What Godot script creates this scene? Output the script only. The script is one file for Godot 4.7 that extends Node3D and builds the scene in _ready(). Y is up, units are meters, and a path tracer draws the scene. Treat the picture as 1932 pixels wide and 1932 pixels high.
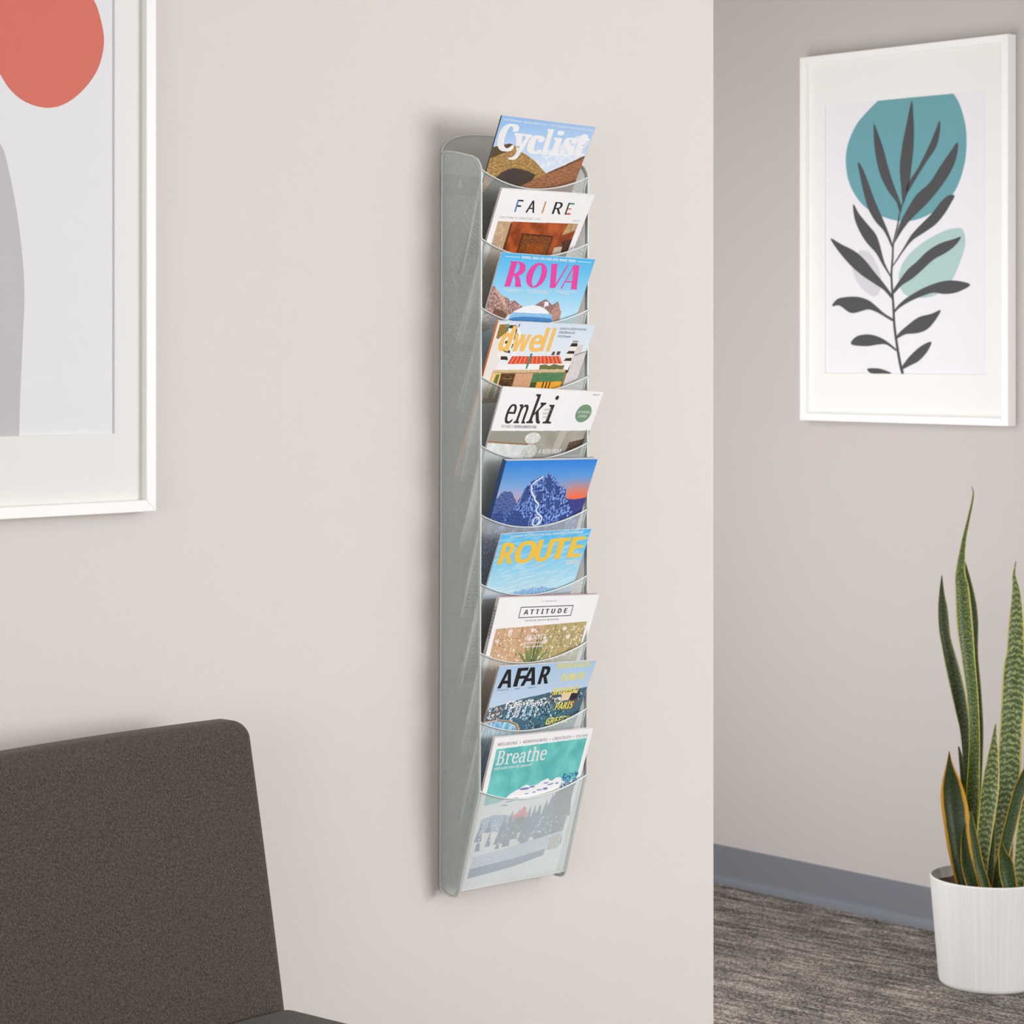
extends Node3D
# An office corner: a wall-mounted mesh magazine rack on a painted wall, framed prints, a guest chair and a snake plant.

const YAW := 0.7395          # the camera looks this far to the right of the normal of the rack's wall
const WALL_RIGHT := 4.849    # plane of the wall across the passage
const EAST := 7.6             # unseen outer wall; room widened to here for the window light
const CORNER := 3.4568       # free end of the rack's wall

var mats := {}
var taken := {}


# ---------------------------------------------------------------- mesh helpers
class MB:
	var v := PackedVector3Array()
	var n := PackedVector3Array()
	var t := PackedVector2Array()
	var i := PackedInt32Array()

	func tri(a: Vector3, b: Vector3, c: Vector3) -> void:      # a, b, c run counter-clockwise seen from the front
		var nn := (b - a).cross(c - a).normalized()
		var k := v.size()
		v.append_array([a, b, c]); n.append_array([nn, nn, nn])
		t.append_array([Vector2(), Vector2(), Vector2()])
		i.append_array([k, k + 2, k + 1])

	func quad(a: Vector3, b: Vector3, c: Vector3, d: Vector3, ua := Vector2(0, 1), ub := Vector2(1, 1), uc := Vector2(1, 0), ud := Vector2(0, 0)) -> void:
		var nn := (b - a).cross(c - a).normalized()
		var k := v.size()
		v.append_array([a, b, c, d]); n.append_array([nn, nn, nn, nn])
		t.append_array([ua, ub, uc, ud])
		i.append_array([k, k + 2, k + 1, k, k + 3, k + 2])

	func box(lo: Vector3, hi: Vector3, e := 0.0) -> void:       # a box with chamfered edges
		var c := (lo + hi) / 2.0
		var h := (hi - lo) / 2.0
		for ax in 3:
			var bx := (ax + 1) % 3
			var cx := (ax + 2) % 3
			for s in [-1.0, 1.0]:
				var q := []
				for w in [[-1, -1], [1, -1], [1, 1], [-1, 1]]:
					var p := Vector3()
					p[ax] = s * h[ax]; p[bx] = w[0] * (h[bx] - e); p[cx] = w[1] * (h[cx] - e)
					q.append(c + p)
				if s > 0: quad(q[0], q[1], q[2], q[3])
				else: quad(q[3], q[2], q[1], q[0])
		if e <= 0.0: return
		for ax in 3:
			var bx := (ax + 1) % 3
			var cx := (ax + 2) % 3
			for s in [-1.0, 1.0]:
				for r in [-1.0, 1.0]:
					var q := []
					for w in [[-1, 0], [1, 0], [1, 1], [-1, 1]]:
						var p := Vector3()
						p[ax] = w[0] * (h[ax] - e)
						p[bx] = s * (h[bx] - (e if w[1] else 0.0)); p[cx] = r * (h[cx] - (0.0 if w[1] else e))
						q.append(c + p)
					if s * r > 0: quad(q[0], q[1], q[2], q[3])
					else: quad(q[3], q[2], q[1], q[0])
		for x in [-1.0, 1.0]:
			for y in [-1.0, 1.0]:
				for z in [-1.0, 1.0]:
					var a := c + Vector3(x * h.x, y * (h.y - e), z * (h.z - e))
					var b := c + Vector3(x * (h.x - e), y * h.y, z * (h.z - e))
					var d := c + Vector3(x * (h.x - e), y * (h.y - e), z * h.z)
					if x * y * z > 0: tri(a, b, d)
					else: tri(a, d, b)

	func grid(rows: int, cols: int, p: PackedVector3Array, uv: PackedVector2Array, flip := false) -> void:   # smooth sheet of rows x cols points
		var k := v.size()
		var nn := PackedVector3Array(); nn.resize(p.size())
		for r in rows:
			for c in cols:
				var a := p[r * cols + maxi(c - 1, 0)]; var b := p[r * cols + mini(c + 1, cols - 1)]
				var d := p[maxi(r - 1, 0) * cols + c]; var e := p[mini(r + 1, rows - 1) * cols + c]
				var m := (b - a).cross(e - d).normalized()
				nn[r * cols + c] = -m if flip else m
		v.append_array(p); n.append_array(nn); t.append_array(uv)
		for r in rows - 1:
			for c in cols - 1:
				var a := k + r * cols + c
				if flip: i.append_array([a, a + 1, a + cols, a + 1, a + cols + 1, a + cols])
				else: i.append_array([a, a + cols, a + 1, a + 1, a + cols, a + cols + 1])

	func tube(path: PackedVector3Array, r: float, sides := 8, closed := false, flat := 1.0) -> void:
		var m := path.size()
		var k := v.size()
		var up := Vector3.ZERO
		for j in m:
			var d := path[(j + 1) % m] - path[(j - 1 + m) % m] if closed else path[mini(j + 1, m - 1)] - path[maxi(j - 1, 0)]
			d = d.normalized()
			if up == Vector3.ZERO: up = Vector3.RIGHT if absf(d.x) < 0.9 else Vector3.UP
			up = (up - d * up.dot(d)).normalized()
			var s := d.cross(up)
			for q in sides:
				var ang := TAU * q / sides
				v.append(path[j] + up * cos(ang) * r * flat + s * sin(ang) * r)
				n.append((up * cos(ang) / flat + s * sin(ang)).normalized())
				t.append(Vector2(float(q) / sides, float(j) / m))
		for j in (m if closed else m - 1):
			for q in sides:
				var a := k + j * sides + q; var b := k + j * sides + (q + 1) % sides
				var c := k + ((j + 1) % m) * sides + q; var d := k + ((j + 1) % m) * sides + (q + 1) % sides
				i.append_array([a, c, b, b, c, d])
		if not closed:
			for e in [0, m - 1]:
				for q in range(1, sides - 1):
					var a := k + int(e) * sides
					if e == 0: i.append_array([a, a + q, a + q + 1])
					else: i.append_array([a, a + q + 1, a + q])

	func ball(c: Vector3, r: float) -> void:
		var p := PackedVector3Array(); var uv := PackedVector2Array()
		for a in 7:
			for b in 11:
				var th := PI * a / 6.0; var ph := TAU * b / 10.0
				p.append(c + Vector3(sin(th) * cos(ph), cos(th), -sin(th) * sin(ph)) * r); uv.append(Vector2())
		var k := v.size()
		grid(7, 11, p, uv, true)
		for j in p.size(): n[k + j] = (p[j] - c).normalized()

	func lathe(prof: PackedVector2Array, seg: int, turns := 1.0) -> void:    # (radius, height) from bottom to top, outside first
		var p := PackedVector3Array(); var uv := PackedVector2Array()
		for j in prof.size():
			for s in seg + 1:
				var a := TAU * s / seg
				p.append(Vector3(prof[j].x * cos(a), prof[j].y, -prof[j].x * sin(a)))
				uv.append(Vector2(turns * s / seg, 1.0 - float(j) / (prof.size() - 1)))
		var k := v.size()
		grid(prof.size(), seg + 1, p, uv)
		for j in prof.size():
			var d := prof[mini(j + 1, prof.size() - 1)] - prof[maxi(j - 1, 0)]
			for s in seg + 1:
				var a := TAU * s / seg
				n[k + j * (seg + 1) + s] = Vector3(d.y * cos(a), -d.x, -d.y * sin(a)).normalized()

	func plate(o: PackedVector2Array, z0: float, z1: float, at := Transform3D.IDENTITY) -> void:   # flat outline given depth, front towards +z
		if Geometry2D.is_polygon_clockwise(o): o.reverse()
		var f := Geometry2D.triangulate_polygon(o)
		for j in range(0, f.size(), 3):
			var p := []
			for q in 3: p.append(o[f[j + q]])
			if (p[1] - p[0]).cross(p[2] - p[0]) < 0: p.reverse()
			tri(at * Vector3(p[0].x, p[0].y, z1), at * Vector3(p[1].x, p[1].y, z1), at * Vector3(p[2].x, p[2].y, z1))
			tri(at * Vector3(p[2].x, p[2].y, z0), at * Vector3(p[1].x, p[1].y, z0), at * Vector3(p[0].x, p[0].y, z0))
		for j in o.size():
			var a := o[j]; var b := o[(j + 1) % o.size()]
			quad(at * Vector3(a.x, a.y, z0), at * Vector3(b.x, b.y, z0), at * Vector3(b.x, b.y, z1), at * Vector3(a.x, a.y, z1))

	func soft_box(size: Vector3, r: float, k := 6, crown := Vector3.ZERO) -> void:    # upholstered block, rounded all over
		var h := size / 2.0
		for ax in 3:
			var bx := (ax + 1) % 3
			var cx := (ax + 2) % 3
			for s in [-1.0, 1.0]:
				var us := rounded_steps(h[bx], r, k); var ws := rounded_steps(h[cx], r, k)
				var p := PackedVector3Array(); var uv := PackedVector2Array(); var nn := PackedVector3Array()
				for a in us:
					for b in ws:
						var q := Vector3(); q[ax] = s * h[ax]; q[bx] = a; q[cx] = b
						var inner := q.clamp(-h + Vector3.ONE * r, h - Vector3.ONE * r)
						var d := (q - inner).normalized()
						var w := inner + d * r
						for e in 3:
							var f := 1.0
							for g in 3:
								if g != e: f *= 1.0 - pow(absf(w[g]) / h[g], 2.0)
							w[e] += signf(w[e]) * crown[e] * f * absf(w[e]) / h[e]
						p.append(w); nn.append(d); uv.append(Vector2(a, b))
				var at := v.size()
				grid(us.size(), ws.size(), p, uv, s > 0)
				for j in p.size():
					if nn[j].dot(n[at + j]) < 0.99: n[at + j] = nn[j]

	static func rounded_steps(h: float, r: float, k: int) -> Array:
		var o := []
		for j in k: o.append(-h + r * (1.0 - tan(PI / 4 * (1.0 - float(j) / k))))
		for j in 9: o.append(lerpf(-h + r, h - r, j / 8.0))
		for j in k: o.append(h - r * (1.0 - tan(PI / 4 * (j + 1.0) / k)))
		return o

	func text(s: String, f: Font, x0: float, y0: float, x1: float, y1: float, z: float, high: float, shear := 0.0, smear := [Vector2()]) -> void:
		# lettering fitted to a box given in millimetres from the sheet's top left corner
		var tm := TextMesh.new()
		tm.font = f; tm.text = s; tm.font_size = 48; tm.pixel_size = 0.01; tm.depth = 0.0; tm.curve_step = 1.0
		var arr := tm.surface_get_arrays(0)
		var p: PackedVector3Array = arr[Mesh.ARRAY_VERTEX]
		if p.is_empty(): return
		var lo := p[0]; var hi := p[0]
		for q in p: lo = lo.min(q); hi = hi.max(q)
		var ix: PackedInt32Array = arr[Mesh.ARRAY_INDEX] if arr[Mesh.ARRAY_INDEX] != null else PackedInt32Array(range(p.size()))
		var lean := shear * (y1 - y0)
		var most := 0.0
		for off in smear: most = maxf(most, off.x)
		x0 += most; x1 -= most
		for off in smear:
			var k := v.size()
			for q in p:
				var fy := (q.y - lo.y) / (hi.y - lo.y)
				var x: float = lerpf(x0, x1 - lean, (q.x - lo.x) / (hi.x - lo.x)) + lean * fy + float(off.x)
				var y: float = lerpf(y1, y0, fy) + float(off.y)
				v.append(Vector3(x * 0.001, high - y * 0.001, z)); n.append(Vector3.BACK); t.append(Vector2())
			for q in ix: i.append(k + q)
			z += 0.000004

	func ink(o: PackedVector2Array, z: float, high: float) -> void:     # a flat printed shape, in millimetres as above
		var q := PackedVector2Array()
		for p in o: q.append(Vector2(p.x * 0.001, high - p.y * 0.001))
		var f := Geometry2D.triangulate_polygon(q)
		for j in range(0, f.size(), 3):
			var a := q[f[j]]; var b := q[f[j + 1]]; var c := q[f[j + 2]]
			if (b - a).cross(c - a) < 0: var w := b; b = c; c = w
			tri(Vector3(a.x, a.y, z), Vector3(b.x, b.y, z), Vector3(c.x, c.y, z))

	func wires(o: Vector3, u: Vector3, w: Vector3, nrm: Vector3, size: float, lo: Callable, hi: Callable, wide := 0.00066, au := 0.0022, av := 0.0016) -> void:
		# expanded-metal lattice in the plane o + u*x + w*y, x in [0, size], y between lo(x) and hi(x); each strand is a slat of its own
		var cols := int(size / au) + 1
		var top := []
		var low := []
		for c in cols: low.append(float(lo.call(c * au))); top.append(float(hi.call(c * au)))
		var sl := sqrt(au * au + av * av)
		var e1 := ((w * au - u * av) / sl * 0.83 + nrm * 0.55) * wide / 2.0
		var e2 := ((w * au + u * av) / sl * 0.83 + nrm * 0.55) * wide / 2.0
		var n1 := (u * au + w * av).cross(e1).normalized()
		var n2 := (u * au - w * av).cross(e2).normalized()
		var k := v.size()
		for c in cols - 1:
			var j0 := int(ceil(low[c] / av)); var j1 := int(floor(top[c] / av))
			for j in range(j0, j1 + 1):
				if (c + j) % 2 != 0: continue
				var a := o + u * (c * au) + w * (j * av)
				for s in [1, -1]:
					var yb: float = (j + s) * av
					if yb < low[c + 1] or yb > top[c + 1]: continue
					var b := o + u * ((c + 1) * au) + w * yb
					var e := e1 if s > 0 else e2
					var m := n1 if s > 0 else n2
					v.push_back(a - e); v.push_back(b - e); v.push_back(b + e); v.push_back(a + e)
					n.push_back(m); n.push_back(m); n.push_back(m); n.push_back(m)
					i.push_back(k); i.push_back(k + 2); i.push_back(k + 1); i.push_back(k); i.push_back(k + 3); i.push_back(k + 2)
					k += 4
		t.resize(v.size())

	func bend(f: Callable) -> void:
		for j in v.size(): v[j] = f.call(v[j])

	func mesh() -> ArrayMesh:
		var a := []; a.resize(Mesh.ARRAY_MAX)
		a[Mesh.ARRAY_VERTEX] = v; a[Mesh.ARRAY_NORMAL] = n; a[Mesh.ARRAY_TEX_UV] = t; a[Mesh.ARRAY_INDEX] = i
		var m := ArrayMesh.new()
		m.add_surface_from_arrays(Mesh.PRIMITIVE_TRIANGLES, a)
		return m


# ---------------------------------------------------------------- pictures computed in code
class Art:                     # a printed sheet, drawn in millimetres
	var im: Image
	var k: float
	var w: float
	var h: float
	var noise := FastNoiseLite.new()

	func _init(width: float, height: float, per_mm: float, back: Color) -> void:
		w = width; h = height; k = per_mm
		im = Image.create(int(w * k), int(h * k), false, Image.FORMAT_RGB8)
		im.fill(back)
		noise.seed = 7; noise.frequency = 1.0; noise.fractal_octaves = 5

	func rect(x0: float, y0: float, x1: float, y1: float, c: Color) -> void:
		im.fill_rect(Rect2i(Vector2i(int(x0 * k), int(y0 * k)), Vector2i(maxi(1, int(round((x1 - x0) * k))), maxi(1, int(round((y1 - y0) * k))))), c)

	func fade(y0: float, y1: float, a: Color, b: Color, tilt := 0.0, x0 := 0.0, x1 := -1.0) -> void:
		if x1 < 0: x1 = w
		for y in range(int(y0 * k), mini(int(y1 * k), im.get_height())):
			if tilt == 0.0:
				rect(x0, y / k, x1, y / k + 1.0 / k, a.lerp(b, clampf((y / k - y0) / (y1 - y0), 0, 1)))
			else:
				for x in range(int(x0 * k), int(x1 * k)):
					im.set_pixel(x, y, a.lerp(b, clampf((y / k - y0 + tilt * x / k) / (y1 - y0), 0, 1)))

	func poly(list: Array, c: Color, c2 := Color(0, 0, 0, 0), fx := 0.3, fy := 0.3, sharp := 1.0) -> void:
		# filled outline; with a second colour the two mix by a noise of frequency fx, fy per millimetre
		var p := PackedVector2Array()
		for j in range(0, list.size(), 2): p.append(Vector2(list[j], list[j + 1]) * k)
		var y0 := 1e9; var y1 := -1e9
		for q in p: y0 = minf(y0, q.y); y1 = maxf(y1, q.y)
		for y in range(maxi(0, int(y0)), mini(im.get_height(), int(y1) + 1)):
			var xs := []
			for j in p.size():
				var a := p[j]; var b := p[(j + 1) % p.size()]
				if (a.y <= y + 0.5) != (b.y <= y + 0.5): xs.append(a.x + (y + 0.5 - a.y) * (b.x - a.x) / (b.y - a.y))
			xs.sort()
			for j in range(0, xs.size() - 1, 2):
				var xa := clampi(int(round(xs[j])), 0, im.get_width()); var xb := clampi(int(round(xs[j + 1])), 0, im.get_width())
				if xb <= xa: continue
				if c2.a == 0.0: im.fill_rect(Rect2i(xa, y, xb - xa, 1), c)
				else:
					for x in range(xa, xb):
						im.set_pixel(x, y, c.lerp(c2, clampf(0.5 + noise.get_noise_2d(x / k * fx, y / k * fy) * sharp, 0, 1)))

	func oval(x: float, y: float, rx: float, ry: float, c: Color, c2 := Color(0, 0, 0, 0), f := 0.3) -> void:
		var l := []
		for j in 40: l.append_array([x + rx * cos(TAU * j / 40), y + ry * sin(TAU * j / 40)])
		poly(l, c, c2, f, f)

	func line(list: Array, wide: float, c: Color) -> void:
		for j in range(0, list.size() - 2, 2):
			var a := Vector2(list[j], list[j + 1]); var b := Vector2(list[j + 2], list[j + 3])
			var s := (b - a).normalized().orthogonal() * wide / 2
			poly([a.x + s.x, a.y + s.y, b.x + s.x, b.y + s.y, b.x - s.x, b.y - s.y, a.x - s.x, a.y - s.y], c)

	func specks(x0: float, y0: float, x1: float, y1: float, count: int, size: float, cols: Array, rng: RandomNumberGenerator, tall := 1.0) -> void:
		for j in count:
			var x := rng.randf_range(x0, x1); var y := rng.randf_range(y0, y1); var s := size * rng.randf_range(0.5, 1.3)
			rect(x, y, minf(x + s, w), minf(y + s * tall, h), cols[rng.randi() % cols.size()])

	func tex() -> ImageTexture:
		im.adjust_bcs(1.09, 1.0, 1.06)
		return ImageTexture.create_from_image(im)


func c8(r: int, g: int, b: int) -> Color: return Color8(r, g, b)

func mat(called: String, color: Color, rough := 0.6, metal := 0.0) -> StandardMaterial3D:
	if not mats.has(called):
		var m := StandardMaterial3D.new()
		m.resource_name = called; m.albedo_color = color; m.roughness = rough; m.metallic = metal
		mats[called] = m
	return mats[called]

func noise_tex(freq: float, seed_value: int, normal := false, strength := 4.0, size := 512, ramp: Gradient = null) -> NoiseTexture2D:
	var f := FastNoiseLite.new()
	f.seed = seed_value; f.frequency = freq; f.fractal_octaves = 4
	var t := NoiseTexture2D.new()
	t.width = size; t.height = size; t.seamless = true; t.noise = f
	t.as_normal_map = normal; t.bump_strength = strength
	if ramp: t.color_ramp = ramp
	return t


# ---------------------------------------------------------------- scene-tree helpers
func numbered(called: String) -> String:
	taken[called] = taken.get(called, -1) + 1
	return called if taken[called] == 0 else "%s_%03d" % [called, taken[called]]

func obj(called: String, b: Variant, m: Material, parent: Node3D = self) -> MeshInstance3D:
	var o := MeshInstance3D.new()
	o.name = numbered(called) if parent == self else called
	o.mesh = b.mesh() if b is MB else b
	o.material_override = m
	parent.add_child(o, true)
	return o

func thing(called: String, label: String, category: String, at := Vector3.ZERO, group := "") -> Node3D:
	var o := Node3D.new()
	o.name = numbered(called); o.position = at
	add_child(o, true)
	return tag(o, label, category, group)

func tag(o: Node3D, label: String, category: String, group := "") -> Node3D:
	o.set_meta("label", label); o.set_meta("category", category)
	if group: o.set_meta("group", group)
	return o

func struct(called: String, b: Variant, m: Material, label: String, category: String) -> MeshInstance3D:
	var o := obj(called, b, m)
	o.set_meta("kind", "structure")
	tag(o, label, category)
	return o

func smooth_outline(list: Array, steps := 4) -> PackedVector2Array:     # a closed Catmull-Rom curve through the listed points
	var p := PackedVector2Array()
	for j in range(0, list.size(), 2): p.append(Vector2(list[j], list[j + 1]))
	var o := PackedVector2Array()
	var m := p.size()
	for j in m:
		for s in steps: o.append(p[j].cubic_interpolate(p[(j + 1) % m], p[(j - 1 + m) % m], p[(j + 2) % m], float(s) / steps))
	return o


# ================================================================ the scene
func _ready() -> void:
	# ---- camera: level, with the lens shifted down
	var look := CameraAttributesPhysical.new()
	look.frustum_near = 0.05; look.frustum_far = 60.0; look.frustum_focal_length = 50.0
	look.frustum_focus_distance = 4.1; look.exposure_aperture = 5.6
	var cam := Camera3D.new()
	cam.name = "camera"
	cam.attributes = look
	cam.projection = Camera3D.PROJECTION_FRUSTUM
	cam.near = 0.05; cam.far = 60.0
	cam.size = 0.05 * 1932.0 / 4606.0
	cam.frustum_offset = Vector2(0, -(966.0 - 655.7) / 1932.0 * cam.size)
	cam.position = Vector3(0, 1.4421, 3.2124)
	cam.rotation = Vector3(0, -YAW, 0)
	add_child(cam)
	cam.make_current()
	# ---- environment and exposure
	var env := Environment.new()
	env.background_mode = Environment.BG_COLOR
	env.background_color = Color(0.85, 0.9, 1.0)
	env.background_energy_multiplier = 1.0
	env.tonemap_mode = Environment.TONE_MAPPER_LINEAR
	env.tonemap_exposure = 1.0
	env.sdfgi_enabled = true; env.ssao_enabled = true; env.ssil_enabled = true
	var we := WorldEnvironment.new(); we.name = "environment"; we.environment = env
	add_child(we)
	# ---- large area lights, all unseen: rear and side windows, passage panel, ceiling panels
	area_light("unseen_key_light", Vector3(5.1, 1.6, 5.9), Vector3(0, 0, 0), Vector2(3.0, 1.9), Color(0.977, 0.985, 1.0), 21.5)  # out of view, placed to light the rack's wall from the right
	area_light("unseen_side_light", Vector3(-2.3, 1.45, 2.9), Vector3(0, -PI / 2, 0), Vector2(3.0, 1.9), Color(0.97, 0.98, 1.0), 6.0)  # out of view, placed to light the rack's left side and passage wall
	area_light("unseen_passage_light", Vector3(3.49, 1.08, -0.87), Vector3(0, -PI / 2, 0), Vector2(1.4, 2.1), Color(0.97, 0.98, 1.0), 1.75)  # out of view, placed to brighten the passage wall and pot
	for p in ceiling_spots():
		area_light("unseen_ceiling_panel", Vector3(p.x, 2.69, p.y), Vector3(-PI / 2, 0, 0), Vector2(1.15, 0.55), Color(0.966, 0.98, 1.0), p.z)  # out of view, placed to light the room from above
	room()
	frame_left()
	frame_right()
	chair()
	rack()
	magazines()
	plant()


func ceiling_spots() -> Array:      # x, z, energy
	return [Vector3(0.5, 2.3, 0.4), Vector3(2.6, 2.6, 0.4), Vector3(0.5, 4.6, 0.4), Vector3(2.6, 4.6, 0.4), Vector3(4.15, -2.2, 0.05)]


func area_light(called: String, at: Vector3, turn: Vector3, size: Vector2, c: Color, energy: float) -> void:
	var l := AreaLight3D.new()
	l.name = numbered(called)
	l.area_size = size; l.light_color = c; l.light_energy = energy
	l.area_range = 14.0; l.area_attenuation = 2.0
	l.position = at; l.rotation = turn; l.shadow_enabled = true
	add_child(l, true)


# ---------------------------------------------------------------- room shell
func room() -> void:
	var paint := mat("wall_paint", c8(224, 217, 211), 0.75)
	paint.normal_enabled = true; paint.normal_texture = noise_tex(0.035, 3, true, 5.0, 1024); paint.normal_scale = 0.3
	paint.uv1_triplanar = true; paint.uv1_world_triplanar = true; paint.uv1_scale = Vector3(4.6, 4.6, 4.6)
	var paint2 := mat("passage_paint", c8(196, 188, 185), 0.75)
	paint2.normal_enabled = true; paint2.normal_texture = paint.normal_texture; paint2.normal_scale = 0.2
	paint2.uv1_triplanar = true; paint2.uv1_world_triplanar = true; paint2.uv1_scale = Vector3(4.6, 4.6, 4.6)
	var b := MB.new(); b.box(Vector3(-2.4, 0, -0.13), Vector3(CORNER, 2.75, 0), 0.0015)
	struct("wall_left", b, paint, "warm off-white painted wall that carries the magazine rack", "wall")
	b = MB.new(); b.box(Vector3(CORNER - 0.13, 0, -4.0), Vector3(CORNER - 0.002, 2.75, -0.132))
	struct("wall_return", b, paint, "side of the passage behind the free end of the rack's wall", "wall")
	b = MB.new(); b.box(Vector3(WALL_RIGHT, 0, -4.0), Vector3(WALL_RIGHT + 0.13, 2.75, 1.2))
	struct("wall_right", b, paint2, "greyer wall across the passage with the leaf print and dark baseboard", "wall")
	b = MB.new(); b.box(Vector3(EAST, 0, 1.2), Vector3(EAST + 0.13, 2.75, 6.0)); 
	struct("unseen_wall_outer", b, paint2, "unseen painted wall on the far right of the widened room", "wall")  # unseen; room widened so the window light can come in obliquely
	b = MB.new(); b.box(Vector3(WALL_RIGHT + 0.13, 0, 1.07), Vector3(EAST + 0.13, 2.75, 1.2))
	struct("unseen_wall_alcove", b, paint2, "unseen painted wall that turns away where the room is widened", "wall")  # unseen; closes the part widened for the window light
	b = MB.new(); b.box(Vector3(CORNER - 0.13, 0, -4.13), Vector3(WALL_RIGHT + 0.13, 2.75, -4.0))
	struct("wall_far", b, paint2, "painted wall at the far end of the passage", "wall")
	b = MB.new(); b.box(Vector3(-2.53, 0, -0.13), Vector3(-2.4, 2.75, 6.0))
	struct("wall_side", b, paint, "painted wall on the room's far left side", "wall")
	b = MB.new()
	b.box(Vector3(-2.53, 0, 6.0), Vector3(3.55, 2.75, 6.13)); b.box(Vector3(6.65, 0, 6.0), Vector3(EAST + 0.13, 2.75, 6.13))
	b.box(Vector3(3.55, 0, 6.0), Vector3(6.65, 0.6, 6.13)); b.box(Vector3(3.55, 2.6, 6.0), Vector3(6.65, 2.75, 6.13))
	struct("wall_rear", b, paint, "painted wall behind the camera with an unseen tall window", "wall")
	b = MB.new()
	for x in [3.55, 4.57, 5.59, 6.61]: b.box(Vector3(x, 0.6, 6.02), Vector3(x + 0.04, 2.6, 6.08))
	for y in [0.6, 2.56]: b.box(Vector3(3.55, y, 6.02), Vector3(6.65, y + 0.04, 6.08))
	var w := struct("window_1", b, mat("window_white", c8(240, 240, 238), 0.4), "out of view tall window behind the camera placed to light the rack wall", "window")  # unseen window, placed where the key light comes from
	b = MB.new(); b.quad(Vector3(6.65, 0.6, 6.06), Vector3(3.55, 0.6, 6.06), Vector3(3.55, 2.6, 6.06), Vector3(6.65, 2.6, 6.06))
	var sheer := mat("unseen_pane_glow", c8(245, 245, 245), 0.8)
	sheer.emission_enabled = true; sheer.emission = Color(1, 0.97, 0.93); sheer.emission_energy_multiplier = 0.6  # glow of the unseen panes
	obj("unseen_window_pane", b, sheer, w)
	# unseen: side window lighting the rack's left side, panel lighting the passage wall
	glowing("window_2", Vector3(-2.4, 0.5, 1.4), Vector3(-2.4, 2.4, 4.4), Vector3.RIGHT, sheer, "out of view wide window on the side wall placed to light the rack side")
	glowing("window_3", Vector3(CORNER, 0.02, -1.62), Vector3(CORNER, 2.15, -0.14), Vector3.RIGHT, sheer, "out of view lit panel placed to light the passage wall")
	b = MB.new(); b.box(Vector3(-2.53, 2.75, -4.13), Vector3(EAST + 0.13, 2.87, 6.13))
	struct("ceiling", b, mat("ceiling_white", c8(235, 234, 231), 0.85), "plain white ceiling above the room", "ceiling")
	for p in ceiling_spots():
		b = MB.new(); b.box(Vector3(p.x - 0.6, 2.71, p.y - 0.3), Vector3(p.x + 0.6, 2.75, p.y + 0.3), 0.004)
		var fit := struct("unseen_ceiling_light", b, mat("window_white", c8(240, 240, 238), 0.4), "out of view flat ceiling light panel placed to light the room from above", "ceiling light")  # unseen fittings that go with the ceiling area lights
		b = MB.new(); b.quad(Vector3(p.x - 0.57, 2.708, p.y - 0.27), Vector3(p.x + 0.57, 2.708, p.y - 0.27), Vector3(p.x + 0.57, 2.708, p.y + 0.27), Vector3(p.x - 0.57, 2.708, p.y + 0.27))
		var dif := mat("light_diffuser", c8(245, 245, 245), 0.8)
		dif.emission_enabled = true; dif.emission = Color(1, 0.97, 0.94); dif.emission_energy_multiplier = 0.8
		obj("diffuser", b, dif, fit)
	# carpet: loop pile in streaks that run along the passage
	b = MB.new()
	var lay := func(x: float, z: float) -> Vector2: return Vector2(x * 0.992 - z * 0.126, x * 0.126 + z * 0.992) / 1.5     # laid a little askew to the walls
	b.quad(Vector3(-2.53, 0, 6.13), Vector3(EAST, 0, 6.13), Vector3(EAST, 0, -4.13), Vector3(-2.53, 0, -4.13), lay.call(-2.53, 6.13), lay.call(EAST, 6.13), lay.call(EAST, -4.13), lay.call(-2.53, -4.13))
	b.box(Vector3(-2.53, -0.12, -4.13), Vector3(EAST + 0.13, -0.001, 6.13))
	var carpet := mat("carpet", Color.WHITE, 0.95)
	carpet.albedo_texture = carpet_texture()
	carpet.metallic_specular = 0.15
	carpet.heightmap_enabled = true; carpet.heightmap_texture = noise_tex(0.25, 9, false, 1.0, 1024); carpet.heightmap_scale = 0.25
	struct("floor", b, carpet, "grey-brown streaked loop carpet of the passage and room", "floor")
	# vinyl cove baseboards
	var vinyl := mat("slate_vinyl", c8(122, 126, 134), 0.42)
	var prof := [[0.0, 0.1025], [0.003, 0.1022], [0.0042, 0.1005], [0.0042, 0.024], [0.0055, 0.0165], [0.0085, 0.0125], [0.0125, 0.0105], [0.0145, 0.008], [0.0145, 0.005], [0.0165, 0.0035], [0.0165, 0.0]]
	skirt("baseboard_right", prof, Vector3(WALL_RIGHT, 0, 1.2), Vector3(WALL_RIGHT, 0, -4.0), Vector3(-1, 0, 0), vinyl, "slate grey vinyl cove baseboard along the passage wall")
	skirt("baseboard_left", prof, Vector3(-2.4, 0, 0), Vector3(CORNER + 0.004, 0, 0), Vector3(0, 0, 1), vinyl, "slate grey vinyl baseboard below the rack's wall")
	skirt("baseboard_return", prof, Vector3(CORNER, 0, 0.004), Vector3(CORNER, 0, -4.0), Vector3(1, 0, 0), vinyl, "slate grey vinyl baseboard on the hidden side of the wall's end")


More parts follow.
